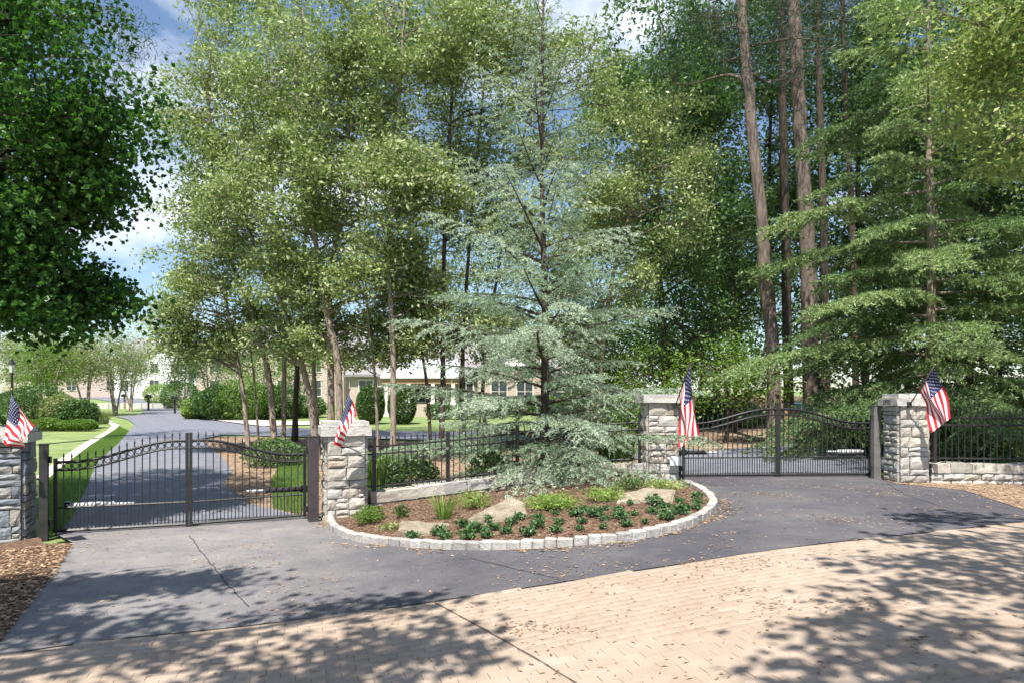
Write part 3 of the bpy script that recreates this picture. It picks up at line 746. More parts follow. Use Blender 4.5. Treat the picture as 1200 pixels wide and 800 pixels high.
def scatter(name, label, pts, size, m_, flat=0.9, asp=.55, parent=None, lift=.01, cat=None):
    P = np.array([(p[0], p[1], p[2]+lift) for p in pts]); n = len(P)
    Vv, Fv, A = leafq(P, size*rng.uniform(.6, 1.3, n), up=flat*4, asp=asp)
    o = link(name, np_mesh(name, Vv, Fv, m_, A), parent); tag(o, label, cat, kind='stuff'); return o
def leafq(C, size, up=1.0, asp=.5, v=None, dirs=None):
    n = len(C)
    N = rng.normal(size=(n, 3)); N /= np.linalg.norm(N, axis=1)[:, None]; N[:, 2] += up; N /= np.linalg.norm(N, axis=1)[:, None]
    T = rng.normal(size=(n, 3)) if dirs is None else dirs+rng.normal(size=(n, 3))*.5
    T -= N*(T*N).sum(1)[:, None]; T /= np.linalg.norm(T, axis=1)[:, None]+1e-9
    B = np.cross(N, T); s = np.asarray(size).reshape(-1, 1)*np.ones((n, 1))
    Q = np.stack([C-T*s*.5, C+B*s*asp*.5-T*s*.05+N*s*.06, C+T*s*.55, C-B*s*asp*.5-T*s*.05+N*s*.06], 1).reshape(-1, 3)
    Fv = np.arange(n*4).reshape(n, 4)
    if v is None: v = rng.random(n)
    return Q, Fv, np.repeat(np.clip(v, 0, 1), 4)
def inpoly_pts(poly, n, zf, dens=None):
    raw = [(p[0], p[1]) for p in poly]; xs = [p[0] for p in raw]; ys = [p[1] for p in raw]; out = []
    while len(out) < n:
        x, y = rnd.uniform(min(xs), max(xs)), rnd.uniform(min(ys), max(ys))
        if inside(raw, x, y) and (dens is None or rnd.random() < dens(x, y)): out.append((x, y, zf(x, y)))
    return out
scatter('mulch_chips', None, inpoly_pts(bedpoly, 9000, bedz), .05, varied('mulch_chip', [(0.09, 0.055, 0.04), (0.19, 0.125, 0.09), (0.33, 0.24, 0.18)], .9), .6, .35, parent=island)
# flat rocks
def rock(poly, h, label, tilt=0.0):
    P = [bed_at(*p) for p in poly]; c = sum(P, Vector())/len(P)
    bm = bmesh.new(); top = [bm.verts.new((p.x-c.x, p.y-c.y, h+(tilt*(p.x-c.x))+.15*(p.y-c.y))) for p in P]; bot = [bm.verts.new(((p.x-c.x)*1.06, (p.y-c.y)*1.06, -.08)) for p in P]
    f = bm.faces.new(top); bm.faces.new(list(reversed(bot)))
    for i in range(len(P)): j = (i+1) % len(P); bm.faces.new((top[j], top[i], bot[i], bot[j]))
    bmesh.ops.recalc_face_normals(bm, faces=bm.faces[:])
    bmesh.ops.bevel(bm, geom=[e for e in bm.edges if all(v.co.z > -.05 for v in e.verts)], offset=.02, segments=2, affect='EDGES')
    bmesh.ops.triangulate(bm, faces=bm.faces[:]); bmesh.ops.subdivide_edges(bm, edges=bm.edges[:], cuts=2, use_grid_fill=False)
    for v in bm.verts: v.co += noise.noise_vector(Vector((v.co.x*4, v.co.y*4+c.x, v.co.z*6)))*.028
    me = bpy.data.meshes.new('rock'); bm.to_mesh(me); bm.free(); me.materials.append(slab_m)
    tag(link('flat_rock', me, None, c), label, 'rock', 'flat rocks in the bed')
rock([(468, 628), (495, 629), (540, 620), (552, 614), (530, 613), (490, 616), (470, 620)], .035, 'low flat tan rock in the front left of the mulch bed')
rock([(546, 616), (575, 612), (618, 607), (614, 598), (600, 595), (570, 603)], .10, 'tilted pointed tan rock in the middle of the mulch bed', .10)
rock([(722, 591), (760, 594), (788, 589), (790, 581), (755, 578), (728, 583)], .05, 'broad flat tan rock near the panelled pillar')
rock([(378, 613), (386, 614), (389, 610), (384, 608), (378, 609)], .05, 'small brown stone at the foot of the rough pillar')

# ------------------------------------------------------------------ plants
def leafy(name, label, cat, base, rx, rz, n, size, m_, group=None, up=.8, asp=.5, shell=.0, stems=6, squash=.15, flatbase=True):
    t = empty(name, base); tag(t, label, cat, group)
    D = rng.normal(size=(n, 3)); D /= np.linalg.norm(D, axis=1)[:, None]
    r = (shell+(1-shell)*rng.random(n)**(1/2.4))
    nzv = np.array([noise.noise(Vector((d[0]*2.2+base[0]*3, d[1]*2.2+base[1], d[2]*2.2))) for d in D[::1]]) if n < 6000 else rng.normal(size=n)*.2
    r = r*(1+squash*nzv*1.6)
    C = D*r[:, None]*np.array([rx, rx, rz]); C[:, 2] += rz*.85
    C = C[C[:, 2] > .02]; n = len(C)
    Q, Fv, A = leafq(C, size*rng.uniform(.7, 1.3, n), up, asp)
    tag(link('foliage', np_mesh('foliage', Q, Fv, m_, A), t), kind='stuff')
    m = MB()
    for i in range(stems):
        a = rnd.uniform(0, 2*PI); q = rnd.uniform(.2, .75); m.tube([(0, 0, -.05), (math.cos(a)*rx*q*.5, math.sin(a)*rx*q*.5, rz*.6), (math.cos(a)*rx*q, math.sin(a)*rx*q, rz*1.3)], [max(.004, rx*.02), max(.003, rx*.014), .002], 4)
    m.obj('stem', bark_dark, t)
    return t
ORD = 'first second third fourth fifth sixth seventh eighth ninth tenth eleventh'.split()
def copy_tree(o, loc, rz, sc, label=None):
    c = o.copy(); COL.objects.link(c); c.location = loc; c.rotation_euler = (0, 0, rz); c.scale = (sc, sc, sc*rnd.uniform(.85, 1.15))
    if label: c['label'] = label
    for ch in list(o.children): k = ch.copy(); COL.objects.link(k); k.parent = c
    return c
BP = [(510, 143), (525, 165), (595, 135), (575, 150), (560, 175), (505, 187), (445, 160), (625, 180), (645, 140), (650, 160), (700, 125), (705, 150), (695, 172), (750, 130), (775, 118), (765, 145), (765, 168), (800, 128), (845, 107), (830, 140), (840, 158), (875, 112), (910, 95), (915, 125), (890, 135), (900, 153), (980, 95), (975, 120), (1000, 113), (1005, 135), (950, 145), (1040, 88), (1060, 105), (1060, 122), (1090, 75), (1098, 90), (1102, 108), (375, 180), (450, 187), (475, 168), (300, 187), (390, 190)]
protos = []
for i, (zx, zy) in enumerate(BP):
    p = bed_at(360+zx/2.4, 552+zy/2.4)
    if i < 6:
        protos.append(leafy('bedding_plant', 'small dark green bedding plant set in rows in the mulch', 'plant', p, .10, .06, 150, .042, L_bed, 'small green plants in rows in the mulch bed', up=.9, asp=.6, squash=.3, stems=5))
    else: copy_tree(protos[i % 6], p+Vector((rnd.uniform(-.04, .04), rnd.uniform(-.06, .06), 0)), rnd.uniform(0, 6), rnd.uniform(.6, 1.4))
leafy('low_shrub', 'small green shrub at the foot of the rough pillar', 'shrub', bed_at(433, 612), .26, .15, 900, .06, L_bright, up=.8, asp=.3, squash=.4)
leafy('low_shrub', 'tiny green shrub between the rough pillar and grass tuft', 'shrub', bed_at(470, 606), .15, .12, 260, .05, L_box, up=.8, squash=.4)
leafy('low_shrub', 'pale lime shrub right of the spiky grass tuft', 'shrub', bed_at(556, 595), .30, .16, 700, .06, L_lime, up=.8, asp=.3, squash=.5)
leafy('low_shrub', 'bright feathery green shrub beneath the conifer boughs', 'shrub', bed_at(648, 596), .42, .13, 1500, .07, L_lime, up=.8, asp=.25, squash=.5)
leafy('low_shrub', 'bright feathery shrub left of the broad flat rock', 'shrub', bed_at(708, 586), .32, .11, 900, .07, L_lime, up=.8, asp=.25, squash=.5)
leafy('low_shrub', 'yellow green low shrub at the foot of the panelled pillar', 'shrub', bed_at(775, 574), .40, .10, 800, .06, L_yel, up=.8, asp=.3, squash=.5)
leafy('low_shrub', 'sprawling dull green shrub along the bed wall', 'shrub', bed_at(738, 573), .30, .12, 500, .05, L_box, up=.8, squash=.5)
leafy('low_shrub', 'thin straw coloured shrub near the kerb left end', 'shrub', bed_at(456, 621), .18, .07, 160, .07, L_yel, up=.6, asp=.2, squash=.5)
def grass_clump(name, label, base, h, r, n, m_, lean=.5, group=None):
    t = empty(name, base); tag(t, label, 'plant', group)
    V, Fs, A = [], [], []
    for i in range(n):
        a = rnd.uniform(0, 2*PI); q = r*math.sqrt(rnd.random())*.35; hh = h*rnd.uniform(.6, 1.05); ln = rnd.uniform(.1, lean)*hh
        p0 = Vector((math.cos(a)*q, math.sin(a)*q, 0)); d = Vector((math.cos(a), math.sin(a), 0)); sd = Vector((-d.y, d.x, 0)).lerp(d, rnd.random()*.7).normalized()*.006*(1+h)
        pts = [p0, p0+d*ln*.25+Vector((0, 0, hh*.5)), p0+d*ln*.65+Vector((0, 0, hh*.85)), p0+d*ln*1.15+Vector((0, 0, hh*rnd.uniform(.75, 1)))]
        k = len(V)
        for j, p in enumerate(pts[:3]): V += [p-sd*(1-j*.2), p+sd*(1-j*.2)]
        V.append(pts[3]); c = rnd.random(); A += [c]*7
        Fs += [(k, k+1, k+3, k+2), (k+2, k+3, k+5, k+4), (k+4, k+5, k+6)]
    me = bpy.data.meshes.new('blades'); me.from_pydata([tuple(v) for v in V], [], Fs); me.materials.append(m_); me.update()
    at_ = me.attributes.new('v', 'FLOAT', 'POINT'); at_.data.foreach_set('value', A)
    tag(link('blades', me, t), kind='stuff'); return t
grass_clump('ornamental_grass', 'spiky pale green grass tuft in the mulch bed', bed_at(520, 607), .42, .3, 90, L_lime, .9)
grass_clump('ornamental_grass', 'tall green grass clump behind the fence beside the rough pillar', gx(441, 14.2), 1.05, .8, 900, L_blade, .35)
grass_clump('ornamental_grass', 'second tall green grass clump behind the fence right of the first', gx(455, 15.0), 1.0, .9, 700, L_blade, .35)
grass_clump('ornamental_grass', 'upright green grass clump behind the fence by the panelled pillar', gx(722, 14.9), 1.05, .9, 900, L_blade, .3)
leafy('evergreen_shrub', 'broadleaf evergreen shrub behind the fence left of the first thick post', 'shrub', gx(485, 14.0), .55, .48, 2600, .09, L_wood, up=.6, shell=.4)
leafy('evergreen_shrub', 'rounded evergreen shrub behind the fence right of the first thick post', 'shrub', gx(572, 14.4), .45, .48, 2200, .08, L_wood, up=.6, shell=.4)
leafy('evergreen_shrub', 'dark shrub behind the right leaf of the left gate', 'shrub', gx(322, 20.0), .9, .45, 2600, .09, L_wood, up=.6, shell=.4)
leafy('evergreen_shrub', 'low dark shrub right of the stone pillar behind the wall', 'shrub', gx(1140, 15.3), .7, .5, 2600, .09, L_wood, up=.6, shell=.4)
leafy('evergreen_shrub', 'sparse light green shrub behind the right edge fence', 'shrub', gx(1185, 14.6), .5, .55, 900, .09, L_bright, up=.6, shell=.3)

# hedges and clipped shrubs beyond the left gate
SH = [(92, 497.5, 36.0, 1.0, .85, L_box, 'rounded bright green mound shrub right end of the left planting'), (70, 495, 37.5, 1.1, .95, L_far, 'pale rounded mound shrub in the middle of the left planting'),
      (45, 494, 38, 1.7, 1.25, L_box, 'large loose dark green shrub left of the mound shrubs'), (20, 494, 39, 1.4, 1.1, L_box, 'loose green shrub behind the small flag')]
for px, py, d, rx, rz, m_, lb in SH: leafy('mound_shrub', lb, 'shrub', gx(px, d), rx, rz, 5500, .13, m_, up=.9, shell=.6, squash=.1)
for i in range(8):
    px = 34+i*10; base = gx(px, 34.5)
    if i == 0: hp = leafy('hedge_shrub', 'clipped low hedge shrub at the left end of the row before the mounds', 'shrub', base, .42, .30, 1800, .09, L_bright, 'low clipped hedge row left of the sidewalk', up=1, shell=.6, squash=.05)
    else: copy_tree(hp, base, i*1.3, rnd.uniform(.92, 1.1), 'clipped low hedge shrub %s from the left in the row before the mounds' % ORD[i])
RB = [(228, 45, .85, .75, L_lime, 'yellow green clipped shrub at the bend of the street'), (243, 45, 1.2, 1.0, L_box, 'dark clipped shrub behind the yellow green one'), (257, 44, 1.5, 1.25, L_box, 'big round clipped shrub right of the street'),
      (285, 44, 1.7, 1.5, L_bright, 'large loose green shrub behind the pale trunks'), (310, 45, 1.5, 1.3, L_box, 'broad dark shrub behind the twin pale trunks'), (330, 46, 1.4, 1.2, L_wood, 'low dark shrub left of the leaning trunk'), (212, 62, 1.8, 1.3, L_wood, 'dark shrub beyond the mailbox'), (190, 75, 2.0, 1.2, L_lime, 'yellow shrub in front of the far white house'),
      (360, 47, 1.3, .8, L_wood, 'low dark shrub between the leaning trunk and rough pillar')]
for px, d, rx, rz, m_, lb in RB: leafy('clipped_shrub', lb, 'shrub', gx(px, d), rx, rz, 5000, .15, m_, up=.9, shell=.6, squash=.1)
for px, lb in ((434, 'egg shaped clipped evergreen left of the porch window'), (471, 'egg shaped clipped evergreen in front of the porch window')):
    leafy('cone_shrub', lb, 'shrub', gx(px, 40), .85, 1.25, 7000, .12, L_box, 'egg shaped evergreens by the house', up=.8, shell=.7, squash=.04)
for i, px in enumerate((515, 545, 578, 610, 640, 670)):
    base = gx(px, 45)
    if i == 0: hq = leafy('foundation_shrub', 'low green shrub at the left end of the row along the house wall', 'shrub', base, 1.0, .6, 2500, .13, L_wood, 'low shrubs along the house wall', up=.9, shell=.5)
    else: copy_tree(hq, base, i*2.1, rnd.uniform(.8, 1.15), 'low green shrub %s from the left in the row along the house wall' % ORD[i])
grass_clump('ornamental_grass', 'straw coloured grass clump at the end of the sidewalk', gx(118, 40), .9, 1.2, 300, L_far, .8)

for i, (px, d) in enumerate(((790, 31), (818, 30), (846, 31), (872, 30), (960, 30), (1000, 28), (1040, 27), (1085, 25), (1130, 23), (1180, 21), (1230, 20))):
    base = gx(px, d)
    if i == 0: hh_ = leafy('woodland_shrub', 'dark evergreen shrub in the shaded row under the woodland trees, first from the left', 'shrub', base, 1.2, .62, 3000, .13, L_wood, 'dark shrubs under the woodland trees', up=.9, shell=.5)
    else: copy_tree(hh_, base, i*1.9, rnd.uniform(.8, 1.2), 'dark evergreen shrub in the shaded row under the woodland trees, %s from the left' % ORD[i])
# ------------------------------------------------------------------ trees
def tube_np(pts, rad, n=5):
    P = np.asarray(pts); k = len(P); T = np.gradient(P, axis=0); T /= np.linalg.norm(T, axis=1)[:, None]+1e-9
    a = np.where(np.abs(T[:, :1]) < .8, np.array([[1., 0, 0]]), np.array([[0, 1., 0]]))
    a = a-T*(a*T).sum(1)[:, None]; a /= np.linalg.norm(a, axis=1)[:, None]; b = np.cross(T, a)
    w = np.arange(n)*2*PI/n
    V = P[:, None, :]+(a[:, None, :]*np.cos(w)[None, :, None]+b[:, None, :]*np.sin(w)[None, :, None])*np.asarray(rad).reshape(-1, 1, 1)
    i = np.arange(k-1)[:, None]*n; j = np.arange(n)[None, :]; jn = (j+1) % n
    Fv = np.stack([i+j, i+jn, i+n+jn, i+n+j], -1).reshape(-1, 4)
    return V.reshape(-1, 3), Fv
class Wood:
    def __init__(s): s.V, s.F, s.k = [], [], 0
    def tube(s, pts, rad, n=5):
        V, Fv = tube_np(pts, rad, n); s.V.append(V); s.F.append(Fv+s.k); s.k += len(V)
    def obj(s, name, m_, parent, smooth=True):
        if not s.V: return
        return link(name, np_mesh(name, np.concatenate(s.V), np.concatenate(s.F), m_, smooth=smooth), parent)
def wig(p0, p1, n, amp, bow=0.0):
    t = np.linspace(0, 1, n)[:, None]; p0, p1 = np.asarray(p0, float), np.asarray(p1, float)
    P = p0+(p1-p0)*t; L = np.linalg.norm(p1-p0)
    P += (np.sin(PI*t)*rng.normal(size=(1, 3))+.6*np.sin(2*PI*t)*rng.normal(size=(1, 3))+.25*np.sin(4*PI*t)*rng.normal(size=(1, 3)))*amp*L*1.3; P[:, 2:] += bow*L*np.sin(PI*t); return P
def crown_leaves(C, nper, rad, size, up, asp, vz=None, droop=.25, tri=False, flat=.6):
    n = len(C); K = n*nper
    off_ = rng.normal(size=(K, 3))*rad*np.array([1, 1, flat]); P = np.repeat(C, nper, 0)+off_
    P[:, 2] -= droop*(off_[:, 0]**2+off_[:, 1]**2)**.5
    cv = np.repeat(rng.random(n), nper)
    v = cv*.5+rng.random(K)*.5
    sz = size*rng.uniform(.5, 1.4, K)
    Q, Fv, A = leafq(P, sz, up, asp, v)
    if tri:
        Q2, F2, A2 = leafq(P+rng.normal(size=(K, 3))*size*.12, sz*.8, up, asp*.8, v); Q3, F3, A3 = leafq(P+rng.normal(size=(K, 3))*size*.12, sz*.75, up, asp, v)
        Fv = np.concatenate([Fv, F2+len(Q), F3+len(Q)+len(Q2)]); Q = np.concatenate([Q, Q2, Q3]); A = np.concatenate([A, A2, A3])
    return Q, Fv, A
def blob_points(bl, gap, seedv, fscale=.45):
    cx, cy, cz, rx, ry, rz, n = bl; out = []
    tries = 0
    while len(out) < n and tries < n*12:
        tries += 1
        d = Vector((rnd.gauss(0, 1), rnd.gauss(0, 1), rnd.gauss(0, 1))).normalized(); r = rnd.random()**(1/2.6)
        p = Vector((cx+d.x*rx*r, cy+d.y*ry*r, cz+d.z*rz*r))
        if noise.noise(p*fscale+Vector((seedv, seedv*.7, 0)))+.7*noise.noise(p*fscale*2.4+Vector((0, seedv, seedv*.3))) < gap: continue
        out.append(tuple(p))
    return out
def leaf_tree(name, label, stems, blobs, lm, bm_, leaf=.09, nper=34, crad=.33, gap=-.12, group=None, up=.7, asp=.5, limbs=7, tri=False, cat='tree', seedv=0.0, fscale=.45, flat=.6, droop=.25, keep=None, sided=8):
    base = Vector(stems[0][0][0]); t = empty(name, base); tag(t, label, cat, group)
    b0 = np.array(base); w = Wood(); att = []
    for pts, r0, r1 in stems:
        P = np.array([tuple(q) for q in spline(pts, 6)])-b0
        nn = len(P); rr = r0+(r1-r0)*np.linspace(0, 1, nn)**.9; rr[0] *= 1.35; rr[1] *= 1.15
        P[1:-1, :2] += rng.normal(size=(nn-2, 2))*r0*.05
        w.tube(P, rr, sided)
        for q, r in zip(P[nn//4:], rr[nn//4:]): att.append((q, r))
    tr = w.obj('trunk', bm_, t)
    br = Wood(); allc = []
    for bl in blobs:
        C = blob_points(bl, gap, seedv, fscale)
        if keep: C = [c for c in C if keep(c)]
        if not C: continue
        C = np.array(C)-b0; allc.append(C)
        A_ = np.array([a[0] for a in att]); Rr = np.array([a[1] for a in att])
        nodes, nr = [], []
        for i in range(limbs):
            c = C[rng.integers(len(C))]*1.0
            dd = np.linalg.norm(A_-c, axis=1)+np.maximum(0, A_[:, 2]-(c[2]-.25*np.linalg.norm((A_-c)[:, :2], axis=1)))*2
            k = int(np.argmin(dd)); P = wig(A_[k], c, 8, .035, .06); r0 = min(Rr[k]*.6, .02+.016*np.linalg.norm(c-A_[k])); rr = np.linspace(r0, .012, 8); br.tube(P, rr, 5)
            nodes += list(P[2:]); nr += list(rr[2:])
        NN = np.array(nodes+[a[0] for a in att]); NR = np.array(nr+[a[1] for a in att])
        for c in C:
            dd = np.linalg.norm(NN-c, axis=1)+np.maximum(0, NN[:, 2]-c[2])*1.0; k = int(np.argmin(dd))
            P = wig(NN[k], c, 5, .05, .05); br.tube(P, np.linspace(min(NR[k]*.6, .02), .004, 5), 3)
    br.obj('branches', bm_, t)
    C = np.concatenate(allc)
    Q, Fv, A = crown_leaves(C, nper, crad, leaf, up, asp, tri=tri, flat=flat, droop=droop)
    tag(link('crown', np_mesh('crown', Q, Fv, lm, A), t), kind='stuff')
    return t
def tri_needles(P, D, length, width, m=1):
    n = len(P); S = np.cross(D, rng.normal(size=(n, 3))); S /= np.linalg.norm(S, axis=1)[:, None]+1e-9
    Lh = length*rng.uniform(.7, 1.2, (n, 1))
    return np.stack([P-S*width, P+S*width, P+D*Lh], 1).reshape(-1, 3)
def conifer(name, label, base, H, R_, zmin, nb, nm, bk, r0, trunk_pts=None, pw=.8, elev=(-.05, .45), droop=.28, dens=1.0, nlen=.055, nwid=.006, keep=None, side=.38, hang=.25, group=None, yaw0=0.0, sh=None, rot=None):
    t = empty(name, base); tag(t, label, 'tree', group)
    TP = np.array(trunk_pts if trunk_pts is not None else [(0, 0, -.1), (0.03, 0, H*.3), (-.04, 0.02, H*.6), (0.02, 0, H)], float)
    TS = np.array([tuple(q) for q in spline([tuple(q) for q in TP], 8)]); w = Wood(); w.tube(TS, np.linspace(r0, .012, len(TS)), 9); w.obj('trunk', bk, t)
    br = Wood(); NP, ND, NV = [], [], []
    def fill(P, step, vbase, tip):
        seg = np.diff(P, axis=0); L = np.linalg.norm(seg, axis=1); tot = L.sum(); k = max(2, int(tot/step)); s = np.sort(rng.random(k))*tot; cs = np.concatenate([[0], np.cumsum(L)])
        i = np.clip(np.searchsorted(cs, s)-1, 0, len(L)-1); q = P[i]+seg[i]*((s-cs[i])/np.maximum(L[i], 1e-6))[:, None]
        D = seg[i]/np.maximum(L[i], 1e-6)[:, None]*.7+rng.normal(size=(k, 3))*.75; D[:, 2] += .35; D /= np.linalg.norm(D, axis=1)[:, None]
        NP.append(q+rng.normal(size=(k, 3))*.006); ND.append(D); NV.append(np.clip(vbase+rng.normal(size=k)*.18, 0, 1))
    for i in range(nb):
        f = ((i+rnd.random())/nb)**1.4; h = zmin+(H-zmin)*f*.985
        az = i*2.39996+rnd.uniform(-.35, .35)+yaw0
        L = (R_*(1-f)**pw*rnd.uniform(.5, 1.18)+.16)
        if sh: L *= sh(az, h)
        e = elev[0]+(elev[1]-elev[0])*f+rnd.uniform(-.16, .16)
        ti = np.interp(h, TS[:, 2], TS[:, 0]), np.interp(h, TS[:, 2], TS[:, 1])
        s = np.linspace(0, 1, 8); rad = s*L
        dirx, diry = math.cos(az), math.sin(az); cur = rnd.uniform(-.15, .15)
        P = np.stack([ti[0]+dirx*rad-diry*cur*rad*s, ti[1]+diry*rad+dirx*cur*rad*s, h+math.tan(e)*rad-droop*L*s**2.2*rnd.uniform(.5, 1.2)], 1)
        if keep and not keep(base, P[-1]): continue
        br.tube(P, np.linspace(max(.008, min(.05, L*.013)), .003, 8), 4)
        vb = rnd.uniform(.3, .8)
        fill(P[2:], .012/dens, vb+.1, True)
        ns = max(4, int(L*9))
        for k in range(ns):
            q = .14+.84*(k+rnd.random()*.6)/ns; sd = 1 if k % 2 else -1
            j = min(6, int(q*7)); p0 = P[j]+(P[j+1]-P[j])*(q*7-j)
            l2 = side*L*(1.05-.75*q)*rnd.uniform(.6, 1.15)+.06; l2 = min(l2, 1.1)
            a2 = az+sd*rnd.uniform(.75, 1.2); dz = -hang*rnd.uniform(.2, 1.3)
            ss = np.linspace(0, 1, 5); Q = np.stack([p0[0]+math.cos(a2)*l2*ss+dirx*l2*.3*ss**2, p0[1]+math.sin(a2)*l2*ss+diry*l2*.3*ss**2, p0[2]+.06*l2*ss+dz*l2*ss**2], 1)
            br.tube(Q, np.linspace(.004, .0015, 5), 3); fill(Q, .011/dens, vb+.12*(q-.4), False)
            for z in range(int(l2*6)):
                qq = rnd.uniform(.2, .95); p1 = Q[int(qq*4)]; a3 = a2+rnd.choice((-1, 1))*rnd.uniform(.5, 1.1); l3 = l2*rnd.uniform(.2, .4)
                Q3 = np.stack([p1[0]+math.cos(a3)*l3*ss, p1[1]+math.sin(a3)*l3*ss, p1[2]-hang*l3*ss**2], 1); fill(Q3, .012/dens, vb+.1, False)
    br.obj('branches', bk, t)
    NP, ND, NV = np.concatenate(NP), np.concatenate(ND), np.concatenate(NV)
    V = tri_needles(NP, ND, nlen, nwid); n = len(NP)
    print(name, 'needles', n)
    tag(link('needles', np_mesh('needles', V, np.arange(n*3).reshape(n, 3), nm, np.repeat(NV, 3)), t), kind='stuff')
    return t
cb = gx(637, 14.6)
conifer('cedar_tree', 'silvery blue green conifer standing between the two gates', cb, 11.8, 3.5, 0.36, 118, N_blue, bark_dark, .11, pw=.85, elev=(.08, .9), droop=.17, dens=.9, nlen=.06, nwid=.0085, side=.33, hang=.45)
db = gx(1090, 18.5)
conifer('deodar_tree', 'tall drooping green conifer behind the numbered pillar', db, 17.0, 4.9, 0.8, 100, N_deo, bark_elm, .17, pw=.62, elev=(-.05, .30), droop=.26, dens=.62, nlen=.10, nwid=.018, side=.42, hang=.55)

# pines
def pine(label, pts, r0, r1, blobs, seedv, bk=bark_pine):
    return leaf_tree('pine_tree', label, [(pts, r0, r1)], blobs, N_pine, bk, leaf=.22, nper=50, crad=.36, gap=-.0, up=.3, asp=.12, limbs=3, seedv=seedv, droop=.05, flat=.8, sided=12)
def P3(L, d): return [tuple(at(x, y, d)) for x, y in L]
def rooted(L, d, dz=.1):
    P = P3(L, d); b = gx(L[0][0], d); return [(b.x, b.y, b.z-dz)]+P[1:]
pine('crooked pale brown pine trunk behind the centre of the right gate', rooted([(908, 520), (905, 400), (896, 320), (893, 260), (884, 180), (877, 100), (871, 30), (868, -60), (872, -160)], 21.5), .22, .13,
     [(at(868, -110, 21.5).x, 21.5, 18.0, 3.2, 3.0, 3.0, 90), (at(845, 50, 21.5).x, 22.5, 13.3, 1.7, 1.8, 1.5, 70), (at(935, 75, 21.5).x, 22.5, 13.6, 2.0, 1.5, 1.3, 34)], 1.0)
pine('straight thick pine trunk right of the crooked one', rooted([(951, 520), (949, 380), (947, 300), (941, 200), (936, 120), (930, 0), (925, -120), (922, -220)], 23.5), .29, .18,
     [(at(925, -190, 23.5).x, 23.5, 22.5, 3.5, 3.5, 3.2, 60), (at(985, 20, 23.5).x, 24, 15.8, 2.2, 1.8, 1.6, 50)], 2.0)
pine('dark pine trunk partly hidden behind the straight one', rooted([(968, 510), (966, 300), (960, 100), (955, -120)], 29), .20, .11, [(at(960, -60, 29).x, 29, 21, 3.5, 3.5, 3.5, 90)], 3.0, bark_dark)
pine('slim dark pine trunk left of the deodar', rooted([(1003, 510), (1000, 300), (990, 100), (985, -100)], 31), .15, .09, [(at(985, 10, 31).x, 31, 20, 3.0, 3.0, 4.0, 90)], 4.0, bark_dark)
pine('dark ivy covered pine trunk between the two sunlit trunks', rooted([(925, 510), (921, 300), (917, 100), (915, -100)], 27), .20, .13, [(at(915, -40, 27).x, 27, 20, 3.0, 3.0, 3.0, 80)], 5.0, bark_dark)
pine('dark feathery pine at the top left behind the maple', rooted([(-60, 500), (-50, 300), (-40, 100), (-30, -60)], 24), .3, .15, [(at(120, 40, 24).x, 24, 14.6, 2.0, 2.0, 1.4, 50), (at(0, 0, 24).x, 24, 15, 3, 3, 3, 60)], 6.0)

# woodland behind the right gate
WD = [(775, 30, 11.0, 3.6, 9.5, L_wood, 'dark broadleaf tree left of the crooked pine'), (835, 33, 13.5, 4.2, 10.5, L_wood, 'tall dark broadleaf tree behind the crooked pine'), (905, 36, 14, 4.5, 11, L_wood, 'dark broadleaf tree behind the twin pine trunks'),
      (1010, 34, 14, 4.2, 11, L_wood, 'dark broadleaf tree between the pines and deodar'), (1130, 30, 12, 4.2, 10, L_wood, 'dark broadleaf tree behind the deodar'), (1215, 27, 9.0, 4.0, 8.5, L_wood, 'dark broadleaf tree at the far right edge'),
      (1060, 40, 15, 5, 10, L_wood, 'tallest dark tree behind the deodar top')]
for i, (px, d, cz, r_, rz, lm, lb) in enumerate(WD):
    b = gx(px, d)
    leaf_tree('broadleaf_tree', lb, [([(b.x, b.y, b.z-.1), (b.x+.2, d, b.z+3), (b.x-.2, d, b.z+cz*.8), (b.x+.1, d, b.z+cz*1.4)], .24, .06)],
              [(b.x, d, b.z+cz, r_, r_*.8, rz, 620)], lm, bark_dark, leaf=.22, nper=38, crad=.48, gap=.22, limbs=16, seedv=i*3.1, fscale=.35, group='dark woodland trees on the right', up=.3)
US = [(720, 25, 1.9, 1.7, 2.4, L_bright, 'bright green bushy tree left of the panelled pillar', 280, .11), (760, 23, 1.5, 1.2, 1.9, L_bright, 'lime green bush tree behind the panelled pillar', 200, .11), (850, 22.5, 2.2, 2.0, 1.6, L_bright, 'layered light green sapling left of the crooked pine', 150, .12),
      (800, 26, 4.5, 2.4, 3.6, L_wood, 'mid height green tree above the panelled pillar', 220, .13), (1010, 24, 2.6, 2.2, 2.4, L_wood, 'shaded understorey tree behind the right gate', 170, .13),
      (1170, 19.5, 3.0, 2.0, 2.6, L_wood, 'shaded understorey tree behind the right wall fence', 200, .12), (680, 34, 3.2, 2.8, 3.4, L_wood, 'round green tree right of the house', 230, .14), (860, 27, 6.8, 2.0, 1.4, L_wood, 'green sapling crown beside the crooked pine', 90, .13)]
for i, (px, d, cz, r_, rz, lm, lb, n, ls) in enumerate(US):
    b = gx(px, d)
    leaf_tree('understorey_tree', lb, [([(b.x, b.y, b.z-.1), (b.x+.1, d, b.z+cz*.5), (b.x-.1, d, b.z+cz*1.2)], .09, .03)], [(b.x, d, b.z+cz, r_, r_*.8, rz, n)], lm, bark_dark, leaf=ls, nper=34, crad=.34, gap=-.15, limbs=8, seedv=20+i*2.2, up=1.0, flat=.4)

